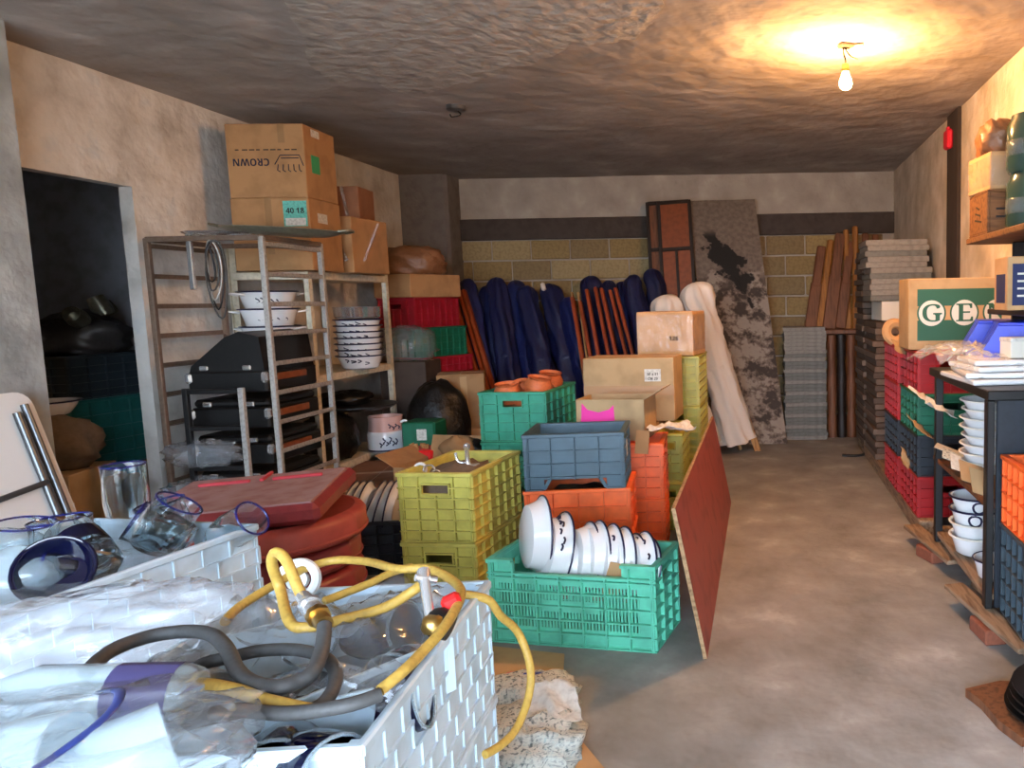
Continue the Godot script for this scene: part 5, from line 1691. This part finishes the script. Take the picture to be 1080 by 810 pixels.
	sheet(st, T(V(-0.72, 0.70, -0.80), 10, 8), 0.34, 0.26, 0.08, 0.03, 195, 26, 0.0, 0.05)
	solo("plastic_film", "shiny torn film hanging over the near corner of the hose crate", "film", done(st), M.film)

	# cardboard and newspaper on the floor
	st = mb()
	prism(st, Transform3D(Basis(Vector3.RIGHT, -PI / 2), V(0, 0.0, 0)), PackedVector2Array([Vector2(-1.12, 2.96), Vector2(-0.78, 2.87), Vector2(-0.68, 2.42), Vector2(-0.46, 2.10), Vector2(-0.60, 1.7), Vector2(-1.1, 1.7)]), 0.006)
	solo("cardboard_sheet", "flat tan cardboard lying on the floor beside the white crates", "cardboard", done(st), M.carton_tan)
	st = mb()
	blob(st, T(V(0, 0.05, 0)), V(0.15, 0.07, 0.16), 0.35, 0.18, 200, 30, -0.045, 0.8, true)
	solo("newspaper_wad", "crumpled printed newspaper heap on the cardboard", "newspaper", done(st), M.newsprint, V(-0.72, 0.006, -2.17))
	st = mb()
	sheet(st, T(V(-0.66, 0.13, -2.25), 25, 14), 0.15, 0.17, 0.03, 0.05, 201, 12, 0.002)
	solo("paper_sheet", "folded white paper lying on top of the newspaper heap", "paper", done(st), M.paper)
	var pg := thing("printed_bag", "printed plastic bag with red and blue edge behind the newspaper", "bag", V(-0.80, 0.006, -2.42), 10)
	st = mb()
	blob(st, T(V(0, 0.05, 0)), V(0.16, 0.07, 0.10), 0.3, 0.18, 203, 28, -0.045, 0.8, true)
	part(pg, "body", done(st), M.newsprint)
	st = mb()
	tube(st, smooth_path([V(-0.15, 0.08, -0.07), V(-0.05, 0.11, -0.08), V(0.06, 0.10, -0.07), V(0.14, 0.08, -0.06)]), 0.012, 8, 0.5)
	part(pg, "red_edge", done(st), M.red_plastic)
	st = mb()
	tube(st, smooth_path([V(0.0, 0.12, -0.05), V(0.08, 0.115, -0.04), V(0.15, 0.09, -0.03)]), 0.011, 8, 0.5)
	part(pg, "blue_edge", done(st), M.rim_blue)


func hose(called: String, label: String, m: Material, r: float, runs: Array) -> void:
	var st := mb()
	for pts in runs:
		tube(st, smooth_path(pts, 6), r, 10)
	solo(called, label, "hose", done(st), m)


# ------------------------------------------------------------------ the racks at the right wall
func build_right_side() -> void:
	var st: SurfaceTool
	# crates beyond the table
	var colours := [M.p_red, M.p_dark, M.p_red, M.p_red]
	var lab := ["lowest red crate of the far stack at the right wall", "dark crate of the far stack at the right wall", "red crate second from the top of the far stack", "topmost red crate of the far stack with a beige ring"]
	for i in 4:
		crate("plastic_crate", lab[i], V(1.05, 0.10 + 0.236 * i, -5.15), 90, V(0.52, 0.235, 0.38), colours[i], "ribs", "crates of the far stack at the right wall", 5, 4)
	lab = ["lowest red crate of the near stack full of brown paper", "dark green crate of the near stack under the carton", "dark crate with papers in the near stack", "red crate under the lettered green carton"]
	colours = [M.p_red, M.p_dark, M.p_deepgreen, M.p_red]
	for i in 4:
		crate("plastic_crate", lab[i], V(1.06, 0.10 + 0.236 * i, -4.58), 90, V(0.54, 0.235, 0.38), colours[i], "ribs", "crates of the near stack at the right wall", 5, 4)
	var rg := thing("beige_ring", "beige ring shaped roll on the topmost red crate", "roll", V(0.885, 1.12, -5.12))
	rg.rotation_degrees = V(78, 12, 0)
	part(rg, "roll", ring_mesh(0.06, 0.033, 24), M.carton_tan)
	st = mb()
	blob(st, T(V(0, 0.06, 0)), V(0.12, 0.08, 0.11), 0.3, 0.2, 210, 26, -0.05, 0.8, true)
	solo("plastic_bag", "glinting dark plastic bag behind the beige ring", "bag", done(st), M.film_dark, V(1.10, 1.046, -5.32))
	for i in 5:
		st = mb()
		sheet(st, T(Vector3.ZERO, 30.0 * i, 30, -50 + 20 * i), 0.12, 0.16, 0.025, 0.04, 220 + i, 10, 0.002)
		solo("paper_scrap", ["brown paper scrap sticking out of the lowest red crate", "torn brown paper between the crates and the black table", "white paper scrap hanging at the edge of the near crates", "crumpled paper hanging in front of the white plates", "crumpled brown paper at the upper red crate corner"][i], "paper", done(st), [M.carton_pale, M.carton_tan, M.paper, M.paper, M.carton_pale][i], [V(0.87, 0.36, -4.62), V(0.87, 0.62, -4.28), V(0.88, 0.80, -4.26), V(0.90, 0.78, -3.90), V(0.86, 1.02, -4.72)][i])
	# lettered carton
	var gm := carton("cardboard_box", "tan carton with green panel and letters G E in white circles", V(1.09, 1.05, -4.55), 0, V(0.51, 0.40, 0.30), M.carton_pale)
	st = mb()
	bx(st, V(-0.205, 0.05, 0.1495), V(0.253, 0.34, 0.1508))
	part(gm, "green_panel", done(st), M.box_green)
	st = mb()
	bx(st, V(-0.205, 0.165, 0.1505), V(0.253, 0.245, 0.1512))
	part(gm, "pale_stripe", done(st), M.carton_tan)
	for i in 3:
		var x := -0.125 + 0.185 * i
		st = mb()
		lathe(st, T(V(x, 0.205, 0.1510), 0, 90), [Vector2(0, 0.0), Vector2(0.082, 0.0), Vector2(0.082, 0.001), Vector2(0, 0.001)], 32)
		var gd := part(gm, "green_disc", done(st), M.box_green)
		st = mb()
		lathe(st, T(V(x, 0.205, 0.1520), 0, 90), [Vector2(0, 0.0), Vector2(0.072, 0.0), Vector2(0.072, 0.001), Vector2(0, 0.001)], 32)
		part(gd, "white_disc", done(st), M.box_white)
		var p := part(gd, "letter", words(["G", "E", "N"][i], 0.105, true, true), M.box_green, V(x, 0.205, 0.1536))
		p.scale = V(1.15, 1, 1)
	# black work table
	var tb := thing("work_table", "black steel work table with two shelves at the right wall", "table", V(1.12, 0, -3.5))
	st = mb()
	bevb(st, V(-0.24, 0.94, -0.56), V(0.24, 0.98, 0.50), 0.004)
	part(tb, "tabletop", done(st), M.black_steel)
	for q in [[-0.22, -0.42], [0.2, -0.42], [0.2, 0.46]]:
		st = mb()
		bevb(st, V(q[0] - 0.02, 0.09, q[1] - 0.02), V(q[0] + 0.02, 0.94, q[1] + 0.02), 0.004)
		part(tb, "leg", done(st), M.black_steel)
	st = mb()
	bevb(st, V(-0.235, 0.09, 0.43), V(-0.205, 0.94, 0.48), 0.004)
	part(tb, "leg", done(st), M.black_steel)
	st = mb()
	bevb(st, V(-0.195, 0.09, 0.452), V(-0.08, 0.95, 0.472), 0.004)
	part(tb, "end_panel", done(st), M.slate_steel)
	for y: float in [0.50, 0.12]:
		st = mb()
		bevb(st, V(-0.23, y, -0.50), V(0.23, y + 0.025, 0.46), 0.003)
		part(tb, "shelf", done(st), M.wood_brown if y > 0.3 else M.plank)
	# planks and bricks under the table
	for i in 3:
		st = mb()
		bev(st, T(V([0.87, 0.89, 1.0][i], 0.075, [-3.93, -3.0, -3.05][i]), [9, 10, 8][i]), V(0.09, 0.022, [0.62, 0.66, 0.6][i]), 0.004)
		solo("wooden_plank", ["weathered plank end under the far leg of the black table", "weathered plank under the near leg of the black table", "inner weathered plank beneath the near table shelf"][i], "plank", done(st), M.plank)
		st = mb()
		bev(st, T(V([0.86, 0.88, 1.03][i], 0.031, [-3.90, -2.96, -3.0][i]), [20, 8, 0][i]), V(0.09, 0.062, 0.16), 0.006)
		solo("clay_brick", ["clay brick under the far plank of the black table", "clay brick under the near plank of the black table", "clay brick under the inner plank"][i], "brick", done(st), M.clay)
	# stack of plates on the upper shelf
	var pm := bowl_mesh(0.135, 0.05, 0.6)
	for i in 9:
		var o := thing("enamel_plate", nth(8 - i) + " white plate from the top of the stack under the black table top", "plate", V(1.02 + 0.006 * sin(i * 2.0), 0.527 + 0.039 * i, -3.42), 0, "stacked plates under the table top")
		part(o, "dish", pm, M.enamel)
		part(o, "rim", ring_mesh(0.135, 0.004), M.box_white, V(0, 0.052, 0))
	for i in 5:
		st = mb()
		box(st, T(Vector3.ZERO, 70 + 9 * i, 20, 12 * i), V(0.12, 0.002, 0.16))
		solo("paper_scrap", ["torn packing paper at the foot of the plate stack", "second torn packing paper before the plate stack", "curled packing paper on the middle shelf edge", "brown paper slip on the middle shelf of the table", "brown paper slip at the near end of the shelf"][i], "paper", done(st), [M.paper, M.newsprint, M.paper, M.carton_tan, M.carton_pale][i], V(0.915, 0.60 - 0.005 * i, -3.72 + 0.15 * i))
	# enamel bowls on the lower shelf
	var bm := bowl_mesh(0.12, 0.09, 0.6)
	for i in 4:
		var o := thing("enamel_bowl", ["lowest enamel bowl on the bottom shelf of the black table", "second enamel bowl from the bottom shelf", "enamel bowl with a blue ring drawing on the bottom shelf stack", "topmost enamel bowl with a blue ring drawing on the bottom shelf"][i], "bowl", V(0.99, 0.147 + 0.062 * i, -3.55), 10.0 * i, "enamel bowls on the bottom shelf")
		part(o, "bowl", bm, M.enamel)
		part(o, "rim", ring_mesh(0.12, 0.005), M.enamel_blue if i > 1 else M.box_white, V(0, 0.092, 0))
		if i > 1:
			st = mb()
			var pts := []
			for j in 13:
				var a := TAU * j / 12.0
				var b := 2.2 + 0.28 * cos(a)
				var k := 0.55 + 0.3 * sin(a)
				var rr := lerpf(0.085, 0.113, k)
				pts.append(V(cos(b) * rr, 0.09 * k + 0.004, sin(b) * rr))
			tube(st, pts, 0.006, 6)
			part(o, "blue_ring", done(st), M.enamel_blue)
	var wb := thing("enamel_bowl", "single white bowl near the table leg on the bottom shelf", "bowl", V(0.98, 0.147, -3.22))
	part(wb, "bowl", bowl_mesh(0.09, 0.085, 0.6), M.enamel)
	part(wb, "rim", ring_mesh(0.09, 0.004), M.enamel_blue, V(0, 0.087, 0))
	# trays wrapped in film on the table top
	for i in 4:
		st = mb()
		bev(st, T(V(0, 0.012, 0)), V(0.34 - 0.03 * i, 0.022, 0.46 - 0.05 * i), 0.006)
		solo("white_tray", ["lowest white tray on the black table top", "second white tray on the black table top", "third white tray on the black table top", "topmost white tray on the black table top"][i], "tray", done(st), M.enamel, V(1.02, 0.981 + 0.0245 * i, -3.4), [4, -5, 7, 0][i], "white trays on the table top")
	st = mb()
	sheet(st, T(V(0.98, 1.10, -3.55), 15, 4), 0.34, 0.66, 0.05, 0.045, 230, 22, 0.0, 0.05)
	solo("plastic_film", "crumpled film over the white trays on the black table", "film", done(st), M.film)
	var wc := thing("white_carton", "small white box standing among the trays on the table", "box", V(1.10, 1.08, -3.35), 10)
	st = mb()
	bevb(st, V(-0.05, 0, -0.05), V(0.05, 0.085, 0.05), 0.004)
	part(wc, "body", done(st), M.box_white)
	st = mb()
	bevb(st, V(-0.052, 0.07, -0.052), V(0.052, 0.088, 0.052), 0.003)
	part(wc, "lid", done(st), M.paper)
	# blue bins
	for i in 2:
		var o := thing("blue_bin", ["bright blue plastic bin on the table below the lettered carton", "second bright blue bin at the right edge of the view"][i], "bin", V(1.14, 0.985, [-3.84, -3.52][i]), -12, "blue bins on the table")
		st = mb()
		prism(st, T(V(-0.14, 0, -0.13)), PackedVector2Array([Vector2(0.03, 0), Vector2(0.28, 0), Vector2(0.28, 0.24), Vector2(0.07, 0.24), Vector2(0.0, 0.12)]), 0.26)
		part(o, "shell", done(st), M.p_blue)
		st = mb()
		bevb(st, V(-0.075, 0.23, -0.135), V(0.145, 0.245, 0.135), 0.004)
		part(o, "lip", done(st), M.p_blue)
		for z: float in [-0.06, 0.06]:
			st = mb()
			bar(st, V(-0.13, 0.13, z), V(-0.07, 0.235, z), 0.01, 0.012, Vector3.BACK)
			part(o, "rib", done(st), M.p_blue)
	# shelf board above with labelled carton
	var sv := thing("wall_cabinet", "dark open cabinet frame on the right wall beside the labelled box", "cabinet", V(1.22, 0, -3.35))
	st = mb()
	bevb(st, V(-0.13, 1.26, -0.4), V(0.13, 1.285, 0.9), 0.004)
	part(sv, "lower_board", done(st), M.wood_dark)
	st = mb()
	bevb(st, V(0.09, 0.985, -0.40), V(0.13, 1.60, 0.9), 0.004)
	part(sv, "back_panel", done(st), M.wood_dark)
	st = mb()
	bevb(st, V(-0.01, 0.985, -0.42), V(0.13, 1.60, -0.40), 0.004)
	part(sv, "side_panel", done(st), M.wood_dark)
	var lb := thing("labelled_box", "cream box with a dark blue label on the cabinet board", "box", V(1.09, 1.286, -3.30), 0)
	st = mb()
	bevb(st, V(-0.075, 0, -0.09), V(0.075, 0.22, 0.09), 0.004)
	part(lb, "body", done(st), M.carton_tan)
	st = mb()
	bx(st, V(-0.055, 0.02, 0.089), V(0.07, 0.19, 0.0915))
	var bl := part(lb, "blue_label", done(st), M.box_navy)
	st = mb()
	for i in 4:
		bx(st, V(-0.035, 0.055 + 0.03 * i, 0.091), V(0.03 + 0.01 * (i % 2), 0.063 + 0.03 * i, 0.0922))
	part(bl, "print", done(st), M.box_white)
	st = mb()
	bx(st, V(-0.076, 0.03, -0.06), V(-0.0745, 0.15, 0.06))
	part(lb, "side_label", done(st), M.box_navy)
	# high wall shelf with wooden boxes and glass jars
	var hs := thing("wall_shelf", "pale wooden shelf high on the right wall", "shelf", V(1.19, 1.60, -3.5))
	st = mb()
	bevb(st, V(-0.16, 0, -0.42), V(0.17, 0.028, 0.9), 0.004)
	part(hs, "board", done(st), M.crate_wood)
	st = mb()
	bevb(st, V(0.12, -0.12, -0.38), V(0.17, 0.0, -0.34), 0.004)
	part(hs, "bracket", done(st), M.wood_dark)
	var wx := thing("wooden_crate", "orange wooden box with dark print on the high wall shelf", "crate", V(1.115, 1.629, -3.73))
	for sx: float in [-1.0, 1.0]:
		st = mb()
		bevb(st, V(sx * 0.074 - 0.006, 0.008, -0.15), V(sx * 0.074 + 0.006, 0.185, 0.15), 0.003)
		part(wx, "side", done(st), M.crate_wood)
		st = mb()
		bevb(st, V(-0.068, 0.008, sx * 0.144 - 0.006), V(0.068, 0.185, sx * 0.144 + 0.006), 0.003)
		part(wx, "end", done(st), M.crate_wood)
	st = mb()
	bevb(st, V(-0.08, 0.0, -0.152), V(0.08, 0.008, 0.152), 0.002)
	part(wx, "base", done(st), M.crate_wood)
	st = mb()
	bevb(st, V(-0.08, 0.185, -0.152), V(0.08, 0.195, 0.152), 0.002)
	part(wx, "lid", done(st), M.crate_wood)
	for k in 3:
		st = mb()
		bar(st, V(-0.0805, 0.06 + 0.03 * k, 0.06 - 0.02 * k), V(-0.0805, 0.075 + 0.03 * k, -0.05 + 0.01 * k), 0.002, 0.008)
		part(wx, "print", done(st), M.print_dark)
	for k in 2:
		st = mb()
		bx(st, V(-0.04, 0.07 + 0.035 * k, 0.1495), V(0.03, 0.08 + 0.035 * k, 0.1507))
		part(wx, "print", done(st), M.print_dark)
	var tb2 := carton("cardboard_box", "tan carton in clear film on the orange wooden box", V(1.11, 1.825, -3.73), 6, V(0.15, 0.17, 0.27), M.carton_tan)
	st = mb()
	bx(st, V(-0.077, 0.02, -0.137), V(0.077, 0.15, 0.137))
	part(tb2, "film_wrap", done(st), M.film_clear)
	st = mb()
	blob(st, T(V(0, 0.06, 0)), V(0.075, 0.085, 0.12), 0.35, 0.22, 240, 26, -0.058, 0.8, true)
	solo("paper_bag", "crumpled brown bag on top of the shelf pile at the right wall", "bag", done(st), M.brown_bag, V(1.115, 1.997, -3.73))
	for i in 2:
		var o := thing("glass_jar", ["dark green glass jar on the high wall shelf", "large dark green jar stacked on the lower jar of the shelf"][i], "jar", V(1.20, 1.629 + 0.246 * i, -3.46), 0, "green jars on the high shelf")
		st = mb()
		lathe(st, Transform3D(), [Vector2(0, 0), Vector2(0.105, 0), Vector2(0.115, 0.02), Vector2(0.115, 0.20), Vector2(0.10, 0.225), Vector2(0.095, 0.245), Vector2(0, 0.245)], 26)
		var jb := part(o, "body", done(st), M.jar_green)
		st = mb()
		lathe(st, Transform3D(), [Vector2(0.1155, 0.07), Vector2(0.118, 0.075), Vector2(0.118, 0.13), Vector2(0.1155, 0.135)], 26)
		part(jb, "film_label", done(st), M.film_grey)
	# right foreground: crates and black lids
	crate("plastic_crate", "slate crate at the near right edge under the orange crate", V(1.15, 0.10, -2.775), 90, V(0.42, 0.36, 0.44), M.p_slate, "ribs", "", 6, 5)
	crate("plastic_crate", "orange crate at the near right edge on the slate crate", V(1.15, 0.462, -2.775), 90, V(0.42, 0.27, 0.44), M.p_orange, "ribs", "", 6, 4)
	crate("plastic_crate", "dark slatted crate at the near right edge on the orange crate", V(1.19, 0.734, -2.775), 90, V(0.42, 0.25, 0.30), M.p_dark, "ribs", "", 6, 4)
	st = mb()
	bevb(st, V(0.96, 0.0, -2.98), V(1.34, 0.098, -2.57), 0.005)
	solo("wooden_board", "thick board under the slate crate at the near right", "board", done(st), M.plank)
	for i in 4:
		st = mb()
		lathe(st, Transform3D(), [Vector2(0, 0), Vector2(0.16, 0), Vector2(0.19, 0.012), Vector2(0.192, 0.02), Vector2(0.16, 0.012), Vector2(0, 0.012)], 32)
		solo("black_lid", ["lowest black pan lid at the near right floor", "second black pan lid of the near right pile", "third black pan lid of the near right pile", "topmost black pan lid of the near right pile"][i], "lid", done(st), M.black_steel, V(0.95 + 0.008 * i, 0.032 + 0.021 * i, -2.34), 0, "black pan lids at the near right")
	st = mb()
	prism(st, Transform3D(Basis(Vector3.RIGHT, -PI / 2), V(0, 0.0, 0)), PackedVector2Array([Vector2(0.67, 2.50), Vector2(0.80, 2.55), Vector2(1.15, 2.5), Vector2(1.15, 2.12), Vector2(0.85, 2.22), Vector2(0.76, 2.20), Vector2(0.72, 2.30), Vector2(0.70, 2.42)]), 0.03)
	solo("wooden_board", "reddish brown offcut under the black pan lids at the near right", "board", done(st), M.wood_brown)
	st = mb()
	bev(st, T(V(0.86, 0.012, -2.02), 25), V(0.07, 0.022, 0.36), 0.004)
	solo("white_strip", "pale painted strip lying on the floor at the near right edge", "strip", done(st), M.white_plastic)
